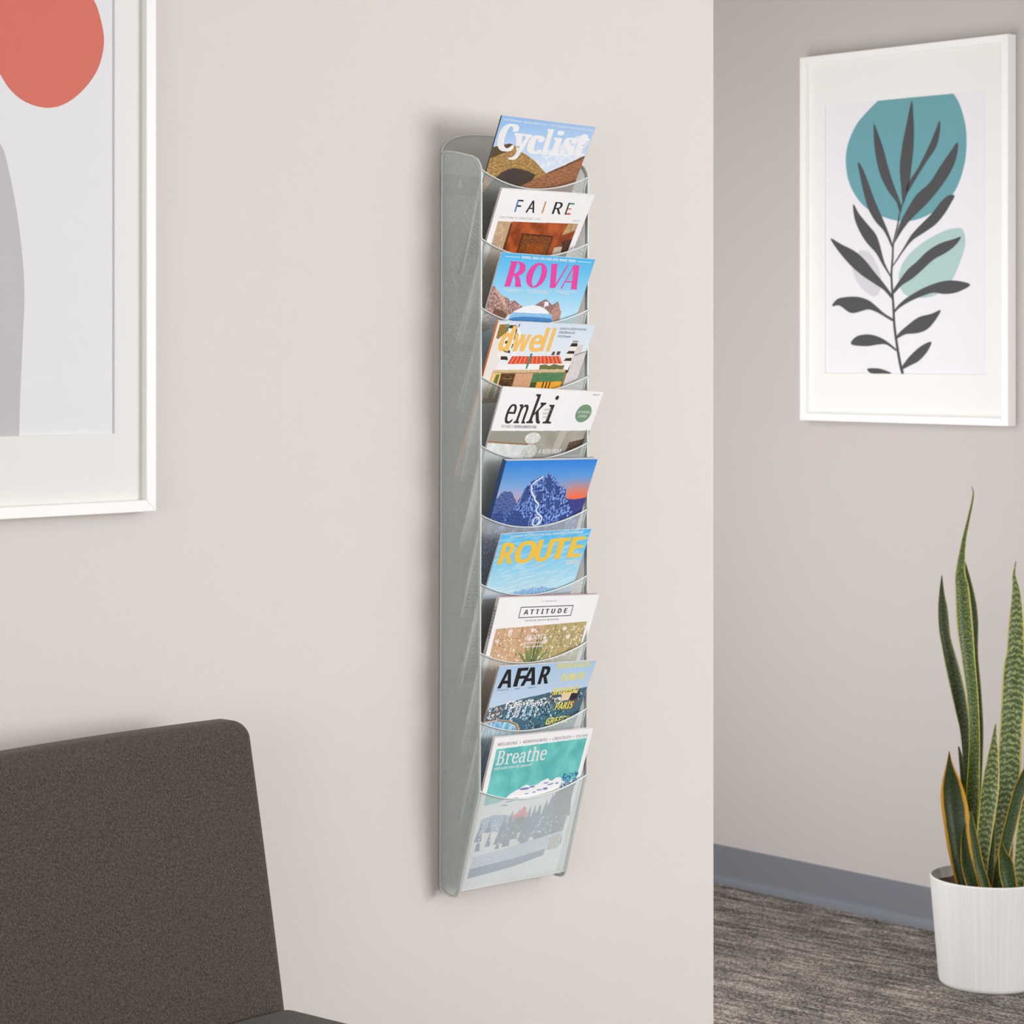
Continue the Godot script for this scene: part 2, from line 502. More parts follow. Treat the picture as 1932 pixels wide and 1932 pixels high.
func glowing(called: String, lo: Vector3, hi: Vector3, out: Vector3, pane: Material, label: String) -> void:
	# a lit pane in a white frame, standing just proud of the wall in the plane x = lo.x
	var b := MB.new()
	var o := out * 0.012
	for z in [lo.z, (lo.z + hi.z) / 2.0 - 0.02, hi.z - 0.04]: b.box(Vector3(lo.x, lo.y, z), Vector3(lo.x + 0.02, hi.y, z + 0.04), 0.002)
	for y in [lo.y, hi.y - 0.04]: b.box(Vector3(lo.x, y, lo.z), Vector3(lo.x + 0.02, y + 0.04, hi.z), 0.002)
	var w := struct(called, b, mat("window_white", c8(240, 240, 238), 0.4), label, "window")
	b = MB.new(); b.quad(Vector3(lo.x, lo.y, hi.z) + o, Vector3(lo.x, lo.y, lo.z) + o, Vector3(lo.x, hi.y, lo.z) + o, Vector3(lo.x, hi.y, hi.z) + o)
	obj("lit_pane", b, pane, w)


func skirt(called: String, prof: Array, a: Vector3, c: Vector3, out: Vector3, m: Material, label: String) -> void:
	var b := MB.new()
	for j in prof.size() - 1:
		var p: Vector3 = out * prof[j][0] + Vector3.UP * prof[j][1]; var q: Vector3 = out * prof[j + 1][0] + Vector3.UP * prof[j + 1][1]
		if (c - a).cross(Vector3.UP).dot(out) > 0: b.quad(a + q, c + q, c + p, a + p)
		else: b.quad(c + q, a + q, a + p, c + p)
	struct(called, b, m, label, "baseboard")


func carpet_texture() -> ImageTexture:
	var s := 1024
	var im := Image.create(s, s, false, Image.FORMAT_RGB8)
	var f := FastNoiseLite.new(); f.seed = 21; f.frequency = 1.0; f.fractal_octaves = 2
	var rng := RandomNumberGenerator.new(); rng.seed = 5
	var dark := c8(62, 55, 53); var lite := c8(204, 195, 183)
	for x in s:
		var px := TAU * x / s
		for y in s:
			# noise on a torus would be exact; a mirrored blend at the seam is enough here
			var q := absf(y - s / 2.0) * 2.0
			var k := f.get_noise_3d(x * 0.05, q * 0.003, 0.0) * 0.4 + f.get_noise_3d(x * 0.17, q * 0.007, 7.0) * 0.45 + f.get_noise_3d(x * 0.42, q * 0.06, 3.0) * 0.9 + f.get_noise_2d(x * 0.012 + 40.0, q * 0.004) * 0.25
			var g := rng.randf() - 0.5
			im.set_pixel(x, y, dark.lerp(lite, clampf(0.40 + k * 0.8 + g * 1.0, 0, 1)))
	return ImageTexture.create_from_image(im)


# ---------------------------------------------------------------- framed prints
func framed(root: Node3D, w: float, h: float, win: Rect2, ink_color: Color, tex_name: String) -> void:
	# local axes: x right, y up from the frame's lower edge, z out of the wall; four mitred rails, mat board with a cut window, print behind it
	var rw := 0.0185; var d := 0.034; var e := 0.0012
	var wood := mat("frame_white", c8(246, 245, 242), 0.38)
	var pts := [Vector2(-w / 2, 0), Vector2(w / 2, 0), Vector2(w / 2, h), Vector2(-w / 2, h)]
	var ins := [Vector2(-w / 2 + rw, rw), Vector2(w / 2 - rw, rw), Vector2(w / 2 - rw, h - rw), Vector2(-w / 2 + rw, h - rw)]
	for k in 4:
		var a: Vector2 = pts[k]; var b: Vector2 = pts[(k + 1) % 4]; var c: Vector2 = ins[(k + 1) % 4]; var f: Vector2 = ins[k]
		var dir := (b - a).normalized() * 0.00015     # hairline at the mitre
		var m := MB.new()
		var inw := (f - a).sign() * e
		var a2 := a + inw + dir; var b2 := b + (c - b).sign() * e - dir
		var f2 := f - inw + dir; var c2 := c - (c - b).sign() * e - dir
		var z := d
		m.quad(Vector3(a2.x, a2.y, z), Vector3(b2.x, b2.y, z), Vector3(c2.x, c2.y, z), Vector3(f2.x, f2.y, z))
		m.quad(Vector3(a.x, a.y, z - e), Vector3(b.x, b.y, z - e), Vector3(b2.x, b2.y, z), Vector3(a2.x, a2.y, z))
		m.quad(Vector3(f2.x, f2.y, z), Vector3(c2.x, c2.y, z), Vector3(c.x, c.y, z - e), Vector3(f.x, f.y, z - e))
		m.quad(Vector3(a.x, a.y, 0.001), Vector3(b.x, b.y, 0.001), Vector3(b.x, b.y, z - e), Vector3(a.x, a.y, z - e))
		m.quad(Vector3(f.x, f.y, z - e), Vector3(c.x, c.y, z - e), Vector3(c.x, c.y, 0.001), Vector3(f.x, f.y, 0.001))
		m.quad(Vector3(f.x, f.y, 0.001), Vector3(c.x, c.y, 0.001), Vector3(b.x, b.y, 0.001), Vector3(a.x, a.y, 0.001))
		obj("frame_rail", m, wood, root)
	var m := MB.new()                                  # mat board with a bevelled window
	var mz := 0.0205
	var o0 := Vector2(-w / 2 + rw, rw); var o1 := Vector2(w / 2 - rw, h - rw)
	var w0 := win.position; var w1 := win.end
	var oc := [o0, Vector2(o1.x, o0.y), o1, Vector2(o0.x, o1.y)]
	var wc := [w0, Vector2(w1.x, w0.y), w1, Vector2(w0.x, w1.y)]
	for k in 4:
		var a: Vector2 = oc[k]; var b: Vector2 = oc[(k + 1) % 4]; var c: Vector2 = wc[(k + 1) % 4]; var f: Vector2 = wc[k]
		m.quad(Vector3(a.x, a.y, mz), Vector3(b.x, b.y, mz), Vector3(c.x, c.y, mz), Vector3(f.x, f.y, mz))
		m.quad(Vector3(f.x, f.y, mz), Vector3(c.x, c.y, mz), Vector3(c.x, c.y, mz - 0.0042), Vector3(f.x, f.y, mz - 0.0042))
	obj("mat_board", m, mat("mat_board", c8(236, 235, 231), 0.85), root)
	m = MB.new()
	m.box(Vector3(o0.x, o0.y, 0.006), Vector3(o1.x, o1.y, mz - 0.0042))
	obj("print_sheet", m, mat(tex_name, ink_color, 0.8), root)


func motif(parent: Node3D, called: String, list: Array, at: Vector2, z: float, m: Material, win: Rect2, steps := 4) -> void:
	var o := smooth_outline(list, steps)
	var q := PackedVector2Array()
	for p in o: q.append(Vector2(at.x + p.x * 0.001, at.y - p.y * 0.001))
	for part in Geometry2D.intersect_polygons(q, PackedVector2Array([win.position, Vector2(win.end.x, win.position.y), win.end, Vector2(win.position.x, win.end.y)])):
		var b := MB.new(); b.plate(part, z - 0.00015, z)
		obj(called, b, m, parent)


func frame_left() -> void:
	var w := 0.655; var h := 0.94
	var at := Vector3(2.1508 - w / 2, 1.1872, 0.0)
	var r := thing("framed_print", "white framed abstract print with coral disc and grey arch", "framed print", at, "white framed prints")
	var win := Rect2(-w / 2 + 0.0685, 0.1225, 0.519, 0.712)
	framed(r, w, h, win, c8(231, 232, 233), "print_paper_cool")
	var p: Node3D = r.get_node("print_sheet")
	var z := 0.0205 - 0.0042 + 0.0004
	var o := Vector2(0, 0)                              # shapes below are in millimetres right of x = 1.5 m and below y = 2.0 m of the wall
	o = Vector2(1.5 - at.x, 2.0 - at.y)
	motif(p, "coral_disc", [384, 150, 402, 173, 429, 190, 467, 196, 502, 185, 535, 158, 557, 126, 566, 89, 561, 57, 548, 26, 520, 2, 470, -12, 410, -8, 365, 20, 345, 65, 356, 110], o, z, mat("coral_ink", c8(216, 116, 101), 0.8), win)
	motif(p, "grey_arch", [300, 190, 345, 215, 384, 254, 397, 285, 413, 355, 423, 427, 426, 482, 423, 545, 419, 625, 417, 690, 417, 760, 400, 900, 200, 900, 183, 760, 183, 690, 182, 625, 176, 545, 174, 482, 177, 427, 187, 355, 203, 285, 220, 245, 255, 210], o, z, mat("grey_ink", c8(196, 193, 195), 0.8), win)


func frame_right() -> void:
	var w := 0.655; var h := 0.94
	var r := thing("framed_print", "white framed botanical print of dark leaves over a teal blob", "framed print", Vector3(WALL_RIGHT, 1.2535, -0.6327), "white framed prints")
	r.rotation.y = -PI / 2
	var win := Rect2(-0.2535, 0.1225, 0.507, 0.6885)
	framed(r, w, h, win, c8(232, 231, 235), "print_paper_lilac")
	var p: Node3D = r.get_node("print_sheet")
	var z := 0.0205 - 0.0042
	var o := Vector2(win.position.x, win.end.y)
	motif(p, "teal_blob", [172, -1, 220, -32, 290, -44, 365, -32, 406, 0, 428, 34, 443, 82, 446, 124, 441, 170, 424, 217, 399, 252, 353, 284, 300, 303, 250, 307, 199, 297, 144, 276, 102, 241, 74, 194, 66, 139, 76, 96, 102, 54, 137, 24], o, z + 0.0004, mat("teal_ink", c8(104, 160, 168), 0.8), win)
	motif(p, "mint_blob", [431, 332, 441, 348, 441, 374, 428, 410, 402, 457, 366, 487, 320, 499, 267, 494, 243, 475, 237, 442, 250, 411, 280, 382, 327, 355, 380, 335, 412, 330], o, z + 0.0004, mat("mint_ink", c8(172, 200, 198), 0.8), win)
	motif(p, "grey_blob", [116, 376, 141, 381, 161, 403, 177, 433, 181, 463, 172, 487, 155, 493, 130, 481, 106, 459, 90, 431, 87, 412, 99, 388], o, z + 0.0004, mat("pale_grey_ink", c8(208, 206, 211), 0.8), win)
	var ink := mat("charcoal_ink", c8(76, 76, 78), 0.8)
	var st := [249, 686, 240, 656, 230, 608, 223, 565, 220, 517, 216, 474, 214, 437, 218, 394, 220, 362, 233, 319, 240, 288, 250, 261, 267, 230]
	var left := []
	var right := []
	for j in range(0, st.size(), 2):
		var half := lerpf(4.2, 1.6, j / float(st.size()))
		right.append_array([st[j] + half, st[j + 1]]); left = [st[j] - half, st[j + 1]] + left
	motif(p, "printed_stem", right + left, o, z + 0.0008, ink, win, 3)
	for l in [
		[278, 8, 283, 45, 285, 87, 283, 130, 277, 172, 270, 214, 255, 259, 249, 256, 245, 218, 241, 170, 250, 112, 264, 59],
		[158, 57, 172, 85, 189, 124, 203, 168, 220, 212, 240, 255, 247, 277, 240, 283, 230, 258, 206, 232, 182, 194, 168, 155, 159, 106],
		[106, 151, 122, 169, 141, 208, 158, 246, 179, 285, 199, 323, 219, 367, 215, 370, 192, 331, 165, 306, 141, 273, 125, 229, 113, 185],
		[365, 63, 365, 93, 353, 129, 327, 159, 294, 199, 267, 235, 262, 232, 270, 209, 297, 178, 324, 137, 347, 97],
		[420, 120, 415, 159, 396, 194, 366, 229, 327, 265, 280, 300, 250, 328, 225, 359, 226, 354, 240, 314, 264, 278, 294, 242, 334, 215, 366, 177, 393, 147],
		[410, 250, 399, 268, 380, 293, 353, 318, 320, 336, 280, 356, 250, 384, 222, 416, 220, 414, 253, 373, 277, 342, 307, 317, 340, 292, 366, 266, 389, 250],
		[91, 257, 109, 282, 137, 310, 165, 338, 179, 371, 192, 409, 214, 445, 213, 448, 186, 414, 165, 384, 137, 359, 113, 329, 95, 293],
		[16, 342, 53, 359, 95, 377, 127, 399, 158, 430, 186, 457, 218, 493, 216, 501, 192, 479, 158, 460, 116, 437, 74, 406, 39, 372],
		[430, 352, 412, 373, 383, 390, 347, 405, 314, 428, 280, 451, 247, 467, 221, 488, 218, 481, 243, 451, 267, 427, 294, 409, 327, 384, 366, 366, 406, 357],
		[458, 470, 419, 487, 380, 491, 347, 487, 314, 494, 274, 507, 240, 523, 223, 536, 222, 531, 240, 513, 267, 496, 307, 478, 347, 465, 386, 458, 425, 460],
		[21, 516, 46, 515, 81, 534, 109, 532, 141, 526, 172, 535, 199, 548, 220, 557, 220, 551, 192, 537, 165, 518, 141, 503, 109, 494, 74, 493, 39, 498],
		[368, 530, 353, 553, 327, 577, 294, 587, 260, 589, 232, 600, 230, 595, 243, 582, 267, 566, 300, 547, 340, 539],
		[83, 610, 95, 617, 137, 619, 172, 615, 199, 615, 228, 631, 226, 624, 199, 607, 172, 595, 137, 589, 102, 594],
		[339, 608, 327, 632, 300, 656, 274, 667, 249, 677, 247, 672, 257, 659, 277, 640, 307, 619],
		[137, 676, 172, 675, 199, 681, 214, 687.5, 185, 687.8, 149, 687.5]]:
		motif(p, "printed_leaf", l, o, z + 0.0012, ink, win, 3)


# ---------------------------------------------------------------- chair
func chair() -> void:
	var r := thing("guest_chair", "dark taupe upholstered guest chair below the coral disc print", "chair", Vector3(1.985, 0, 0.433))
	r.rotation.y = deg_to_rad(6.0)
	var cloth := mat("taupe_cloth", c8(255, 255, 255), 0.95)
	cloth.albedo_texture = cloth_texture()
	cloth.uv1_triplanar = true; cloth.uv1_scale = Vector3(2.5, 2.5, 2.5)
	cloth.metallic_specular = 0.2
	cloth.rim_enabled = true; cloth.rim = 0.25; cloth.rim_tint = 0.6
	cloth.heightmap_enabled = true; cloth.heightmap_texture = noise_tex(0.3, 12, false, 1.0, 512); cloth.heightmap_scale = 0.015
	var b := MB.new(); b.soft_box(Vector3(0.56, 0.47, 0.075), 0.026, 6, Vector3(0.003, 0.004, 0.008))
	b.bend(func(p: Vector3) -> Vector3: return Vector3(p.x, p.y + 0.633, p.z - 0.2725 - (p.y - 0.235) * 0.19))
	obj("backrest", b, cloth, r)
	b = MB.new(); b.soft_box(Vector3(0.58, 0.105, 0.52), 0.036, 6, Vector3(0.004, 0.014, 0.006))
	b.bend(func(p: Vector3) -> Vector3: return p + Vector3(0, 0.392, 0.09))
	obj("seat", b, cloth, r)
	var wood := mat("dark_wood", c8(58, 46, 40), 0.5)
	for s in [-1.0, 1.0]:
		for q in [[-0.15, -0.19], [0.31, 0.33]]:
			b = MB.new()
			var p := PackedVector2Array([Vector2(0.012, 0.0), Vector2(0.0135, 0.003), Vector2(0.022, 0.36)])
			b.lathe(p, 16)
			var x: float = s * 0.24; var z0: float = q[0]; var z1: float = q[1]
			b.bend(func(v: Vector3) -> Vector3: return v + Vector3(x + s * 0.02 * (1 - v.y / 0.36), 0, lerpf(z1, z0, v.y / 0.36)))
			obj("leg", b, wood, r)


func cloth_texture() -> ImageTexture:
	var s := 512
	var im := Image.create(s, s, false, Image.FORMAT_RGB8)
	var rng := RandomNumberGenerator.new(); rng.seed = 17
	var f := FastNoiseLite.new(); f.seed = 4; f.frequency = 0.012
	var g := FastNoiseLite.new(); g.seed = 8; g.frequency = 0.22
	for y in s:
		for x in s:
			var k := rng.randf() * 0.9 + 0.05 + g.get_noise_2d(x * 1.0, y * 0.8) * 0.55
			var m := c8(50, 44, 38).lerp(c8(114, 105, 96), clampf(k, 0, 1))
			im.set_pixel(x, y, m)
	return ImageTexture.create_from_image(im)


# ---------------------------------------------------------------- magazine rack
const RACK := Vector3(2.8825, 0.4955, 0.0)
const HALF := 0.1262
const RIM := 1.2485           # height of the topmost pocket's rim ends above the rack's base
const STEP := 0.1175

func silver(called: String, c: Color, rough: float, metal := 0.2) -> StandardMaterial3D:
	return mat(called, c, rough, metal)

func rack() -> void:
	var r := thing("magazine_rack", "tall silver mesh ten-pocket magazine rack mounted on the wall", "magazine rack", RACK)
	r.rotation.z = -0.0036
	var wire := silver("silver_mesh", c8(222, 230, 227), 0.4, 0.3)
	var rod := silver("silver_rod", c8(222, 228, 226), 0.34)
	var prof := PackedVector2Array([Vector2(0.006, 0.014), Vector2(0.006, 1.274), Vector2(0.009, 1.283), Vector2(0.017, 1.286), Vector2(0.045, 1.282), Vector2(0.088, 1.2725), Vector2(0.1, 1.2665), Vector2(0.107, 1.2565), Vector2(0.109, 1.245), Vector2(0.109, 0.190), Vector2(0.0565, 0.0125), Vector2(0.052, 0.005), Vector2(0.044, 0.001), Vector2(0.032, 0.0005), Vector2(0.019, 0.003), Vector2(0.010, 0.008)])
	var span := func(y: float, far: bool) -> float:         # back or front edge of the side outline at height y
		var out := -1.0
		for j in prof.size():
			var a := prof[j]; var c := prof[(j + 1) % prof.size()]
			if (a.y <= y) != (c.y <= y):
				var z := a.x + (y - a.y) * (c.x - a.x) / (c.y - a.y)
				if out < 0: out = z
				else: out = maxf(out, z) if far else minf(out, z)
		return out if out >= 0 else (0.0 if far else 1.0)
	var panel := MB.new()
	panel.wires(Vector3(0, 0.002, 0), Vector3.UP, Vector3.BACK, Vector3.RIGHT, 1.284, func(y: float) -> float: return span.call(y + 0.002, false), func(y: float) -> float: return span.call(y + 0.002, true), 0.00078, 0.0019, 0.002)
	var panel_mesh := panel.mesh()
	for s in [-1.0, 1.0]:
		var path := PackedVector3Array()
		var inner := PackedVector3Array()
		var mid := Vector2(0.055, 0.6)
		for p in prof:
			path.append(Vector3(s * HALF, p.y, p.x))
			inner.append(Vector3(s * (HALF - 0.0004), p.y + (0.0035 if p.y < 0.02 else (-0.0035 if p.y > 1.24 else 0.0)), p.x + (0.0055 if p.x < 0.03 else (-0.0065 if p.x > 0.05 else 0.0))))
		var b := MB.new()
		b.tube(path, 0.0014, 8, true)
		var hem := MB.new()
		for j in prof.size():                           # rolled sheet hem just inside the rod
			var q := (j + 1) % prof.size()
			var off := Vector3(s * 0.0004, 0, 0)
			hem.quad(path[j] + off, path[q] + off, inner[q] + off, inner[j] + off)
			hem.quad(inner[j] - off, inner[q] - off, path[q] - off, path[j] - off)
		var side := obj("side_panel", b, rod, r)
		obj("hem", hem, silver("hem_steel", c8(186, 194, 191), 0.4), side)
		var wm := obj("wire_mesh", panel_mesh, wire, side)
		wm.position.x = s * HALF
		wm.set_meta("kind", "stuff")
	# back panel with an arched top
	var arch := func(x: float) -> float:
		var q := absf(x - HALF) / HALF
		return 1.284 + 0.036 * sqrt(maxf(0.0, 1.0 - pow(q, 3.2)))
	var b := MB.new()
	var top := PackedVector3Array()
	for j in 41:
		var x := -HALF * cos(PI * j / 40.0)
		top.append(Vector3(x, arch.call(x + HALF), 0.006))
	b.tube(top, 0.0014, 8)
	var back := obj("back_panel", b, rod, r)
	b = MB.new()
	b.tube(PackedVector3Array([Vector3(-HALF, 0.014, 0.006), Vector3(HALF, 0.014, 0.006)]), 0.0014, 8)
	obj("bottom_rod", b, rod, r)
	b = MB.new()
	b.wires(Vector3(-HALF, 0, 0.005), Vector3.RIGHT, Vector3.UP, Vector3.FORWARD, HALF * 2, func(x: float) -> float: return 0.012, arch)
	var wm := obj("wire_mesh", b, wire, back)
	wm.set_meta("kind", "stuff")
	b = MB.new()
	b.box(Vector3(-HALF + 0.002, 1.212, 0.0045), Vector3(HALF - 0.002, 1.247, 0.0065), 0.0004)
	var strip := obj("mounting_strip", b, silver("strip_steel", c8(168, 174, 172), 0.45), r)
	for x in [-0.085, 0.085]:
		b = MB.new()
		b.lathe(PackedVector2Array([Vector2(0.0055, 0.0), Vector2(0.0055, 0.0012), Vector2(0.0035, 0.0028), Vector2(0.0, 0.0032)]), 16)
		b.tube(PackedVector3Array([Vector3(0, 0.0006, 0.003), Vector3(0, 0.0006, -0.011)]), 0.0024, 8)
		var sc := obj("screw_head", b, mat("zinc", c8(225, 225, 222), 0.3, 0.6), strip)
		sc.rotation.x = PI / 2; sc.position = Vector3(x, 1.228, 0.0065)
	for x in [-0.066, 0.066]:
		b = MB.new()
		b.lathe(PackedVector2Array([Vector2(0.005, -0.002), Vector2(0.005, 0.0012), Vector2(0.0035, 0.0026), Vector2(0.0, 0.003)]), 16)
		var sc := obj("wall_screw", b, mat("zinc", c8(225, 225, 222), 0.3, 0.6), r)
		sc.rotation.x = PI / 2; sc.position = Vector3(x, 0.504, 0.007)
	# ten pockets: sloping mesh front with a sagging rim, folded into a shelf at the back
	var zt := 0.109; var zb := 0.0555; var drop := 0.1785
	var slope := Vector3(0, drop, zt - zb); var len := slope.length(); slope /= len
	var sag := func(x: float) -> float: return 0.0265 * (1.0 - pow(x / HALF, 2.0))
	b = MB.new()
	var rim := PackedVector3Array()
	for j in 33:
		var x := lerpf(-HALF, HALF, j / 32.0)
		rim.append(Vector3(x, 0, zt + 0.0008) - slope * sag.call(x) / slope.y)
	rim.insert(0, Vector3(-HALF - 0.002, 0.0004, zt + 0.001)); rim.append(Vector3(HALF + 0.002, 0.0004, zt + 0.001))
	b.tube(rim, 0.0015, 8)
	for s in [-1.0, 1.0]:
		b.ball(Vector3(s * (HALF + 0.0005), 0.0, zt + 0.001), 0.0023)
	for s in [-1.0, 1.0]:                               # folded side hems
		var x: float = s * (HALF - 0.0035)
		var p0 := Vector3(x, -0.004, zt - 0.001); var p1 := Vector3(x, -drop, zb)
		b.tube(PackedVector3Array([p0, p1]), 0.0019, 8)
	b.tube(PackedVector3Array([Vector3(-HALF, -drop, zb), Vector3(HALF, -drop, zb)]), 0.0012, 6)
	var rim_mesh := b.mesh()
	b = MB.new()
	b.wires(Vector3(-HALF, -drop, zb), Vector3.RIGHT, slope, slope.cross(Vector3.RIGHT), HALF * 2, func(x: float) -> float: return 0.0, func(x: float) -> float: return len - sag.call(x - HALF) / slope.y)
	b.wires(Vector3(-HALF, -drop + 0.004, 0.006), Vector3.RIGHT, Vector3(0, -0.0805, 0.9967), Vector3.UP, HALF * 2, func(x: float) -> float: return 0.0, func(x: float) -> float: return 0.0495)
	var sheet := b.mesh()
	for k in 10:
		var pk := obj("pocket", rim_mesh, rod, r)
		pk.position.y = RIM - STEP * k
		wm = obj("wire_mesh", sheet, silver("pocket_mesh", c8(200, 207, 204), 0.4, 0.3), pk)
		wm.set_meta("kind", "stuff")


# ---------------------------------------------------------------- magazines
func font(serif: bool, bold: bool) -> SystemFont:
	var key := "font%s%s" % [serif, bold]
	if not mats.has(key):
		var f := SystemFont.new()
		f.font_names = PackedStringArray(["Droid Serif" if serif else "Droid Sans"]); f.font_weight = 700 if bold else 400
		mats[key] = f
	return mats[key]


class Sheet:                   # lettering of one cover, one mesh for each ink colour
	var high: float
	var inks := {}

	func of(c: Color) -> MB:
		if not inks.has(c): inks[c] = MB.new()
		return inks[c]


func magazine(tl: Vector3, lean: float, roll: float, w: float, h: float, thick: float, twist: float, art: Art, sheet: Sheet, spine: Color, edge: Color, label: String) -> Node3D:
	var up := Vector3(0, cos(lean), sin(lean)); var x := Vector3.RIGHT
	var ux := x * cos(roll) + up * sin(roll); var uy := up * cos(roll) - x * sin(roll)
	var r := thing("magazine", label, "magazine", tl - uy * h, "magazines in the rack's pockets")
	r.basis = Basis(ux, uy, ux.cross(uy))
	var tw := tan(twist)
	var bend := func(p: Vector3) -> Vector3: return Vector3(p.x, p.y, p.z - tw * maxf(0.0, h - p.y) * pow(clampf(p.x / w, 0, 1), 1.5))
	var sheet_of := func(x0: float, x1: float, y0: float, y1: float, z: float, flip: bool) -> MB:
		var b := MB.new()
		var p := PackedVector3Array(); var uv := PackedVector2Array()
		for j in 13:
			for q in 13:
				var a := q / 12.0; var c := j / 12.0
				p.append(bend.call(Vector3(lerpf(x0, x1, a), lerpf(y1, y0, c), z))); uv.append(Vector2(a, c))
		b.grid(13, 13, p, uv, not flip)
		return b
	var slab := func(x0: float, x1: float, y0: float, y1: float, z0: float, z1: float) -> MB:
		var b: MB = sheet_of.call(x0, x1, y0, y1, z1, false)
		var q: MB = sheet_of.call(x0, x1, y0, y1, z0, true)
		var k := b.v.size()
		b.v.append_array(q.v); b.n.append_array(q.n); b.t.append_array(q.t)
		for e in q.i: b.i.append(k + e)
		for j in 12:
			var a := lerpf(x0, x1, j / 12.0); var c := lerpf(x0, x1, (j + 1) / 12.0); var d := lerpf(y0, y1, j / 12.0); var e := lerpf(y0, y1, (j + 1) / 12.0)
			for f in [[Vector3(a, y1, z1), Vector3(c, y1, z1), Vector3(c, y1, z0), Vector3(a, y1, z0)], [Vector3(a, y0, z0), Vector3(c, y0, z0), Vector3(c, y0, z1), Vector3(a, y0, z1)], [Vector3(x1, d, z1), Vector3(x1, d, z0), Vector3(x1, e, z0), Vector3(x1, e, z1)], [Vector3(x0, d, z0), Vector3(x0, d, z1), Vector3(x0, e, z1), Vector3(x0, e, z0)]]:
				b.quad(bend.call(f[0]), bend.call(f[1]), bend.call(f[2]), bend.call(f[3]), Vector2(), Vector2(), Vector2(), Vector2())
		return b
	var m := StandardMaterial3D.new()
	m.resource_name = "cover_print"; m.albedo_texture = art.tex(); m.roughness = 0.34; m.texture_repeat = false
	var cover := obj("cover", slab.call(0.0, w, 0.0, h, -0.0003, 0.0), m, r)
	for c in sheet.inks:
		var b: MB = sheet.inks[c]
		b.bend(bend)
		var ink := StandardMaterial3D.new(); ink.resource_name = "printing_ink"; ink.albedo_color = c; ink.roughness = 0.38
		obj("lettering", b, ink, cover)
	obj("pages", slab.call(0.0012, w - 0.001, 0.001, h - 0.0007, -thick + 0.0003, -0.0003), mat("page_edges", c8(228, 224, 220), 0.85), r)
	var bk := StandardMaterial3D.new(); bk.resource_name = "back_cover"; bk.albedo_color = edge; bk.roughness = 0.4
	obj("back_cover", slab.call(0.0, w, 0.0, h, -thick, -thick + 0.0003), bk, r)
	var sp := StandardMaterial3D.new(); sp.resource_name = "spine_print"; sp.albedo_color = spine; sp.roughness = 0.4
	var b := MB.new()
	b.box(Vector3(-0.0003, 0, -thick), Vector3(0.0009, h, -0.00031), 0.0002)
	obj("spine", b, sp, r)
	return r


func sheet_for(h: float) -> Sheet:
	var s := Sheet.new(); s.high = h
	return s


func fat(d: float) -> Array:       # copies side by side that thicken a letter by d millimetres each way
	var n := maxi(1, int(ceil(d / 0.6)))
	var o := []
	for j in range(-n, n + 1): o.append(Vector2(d * j / n, 0))
	return o


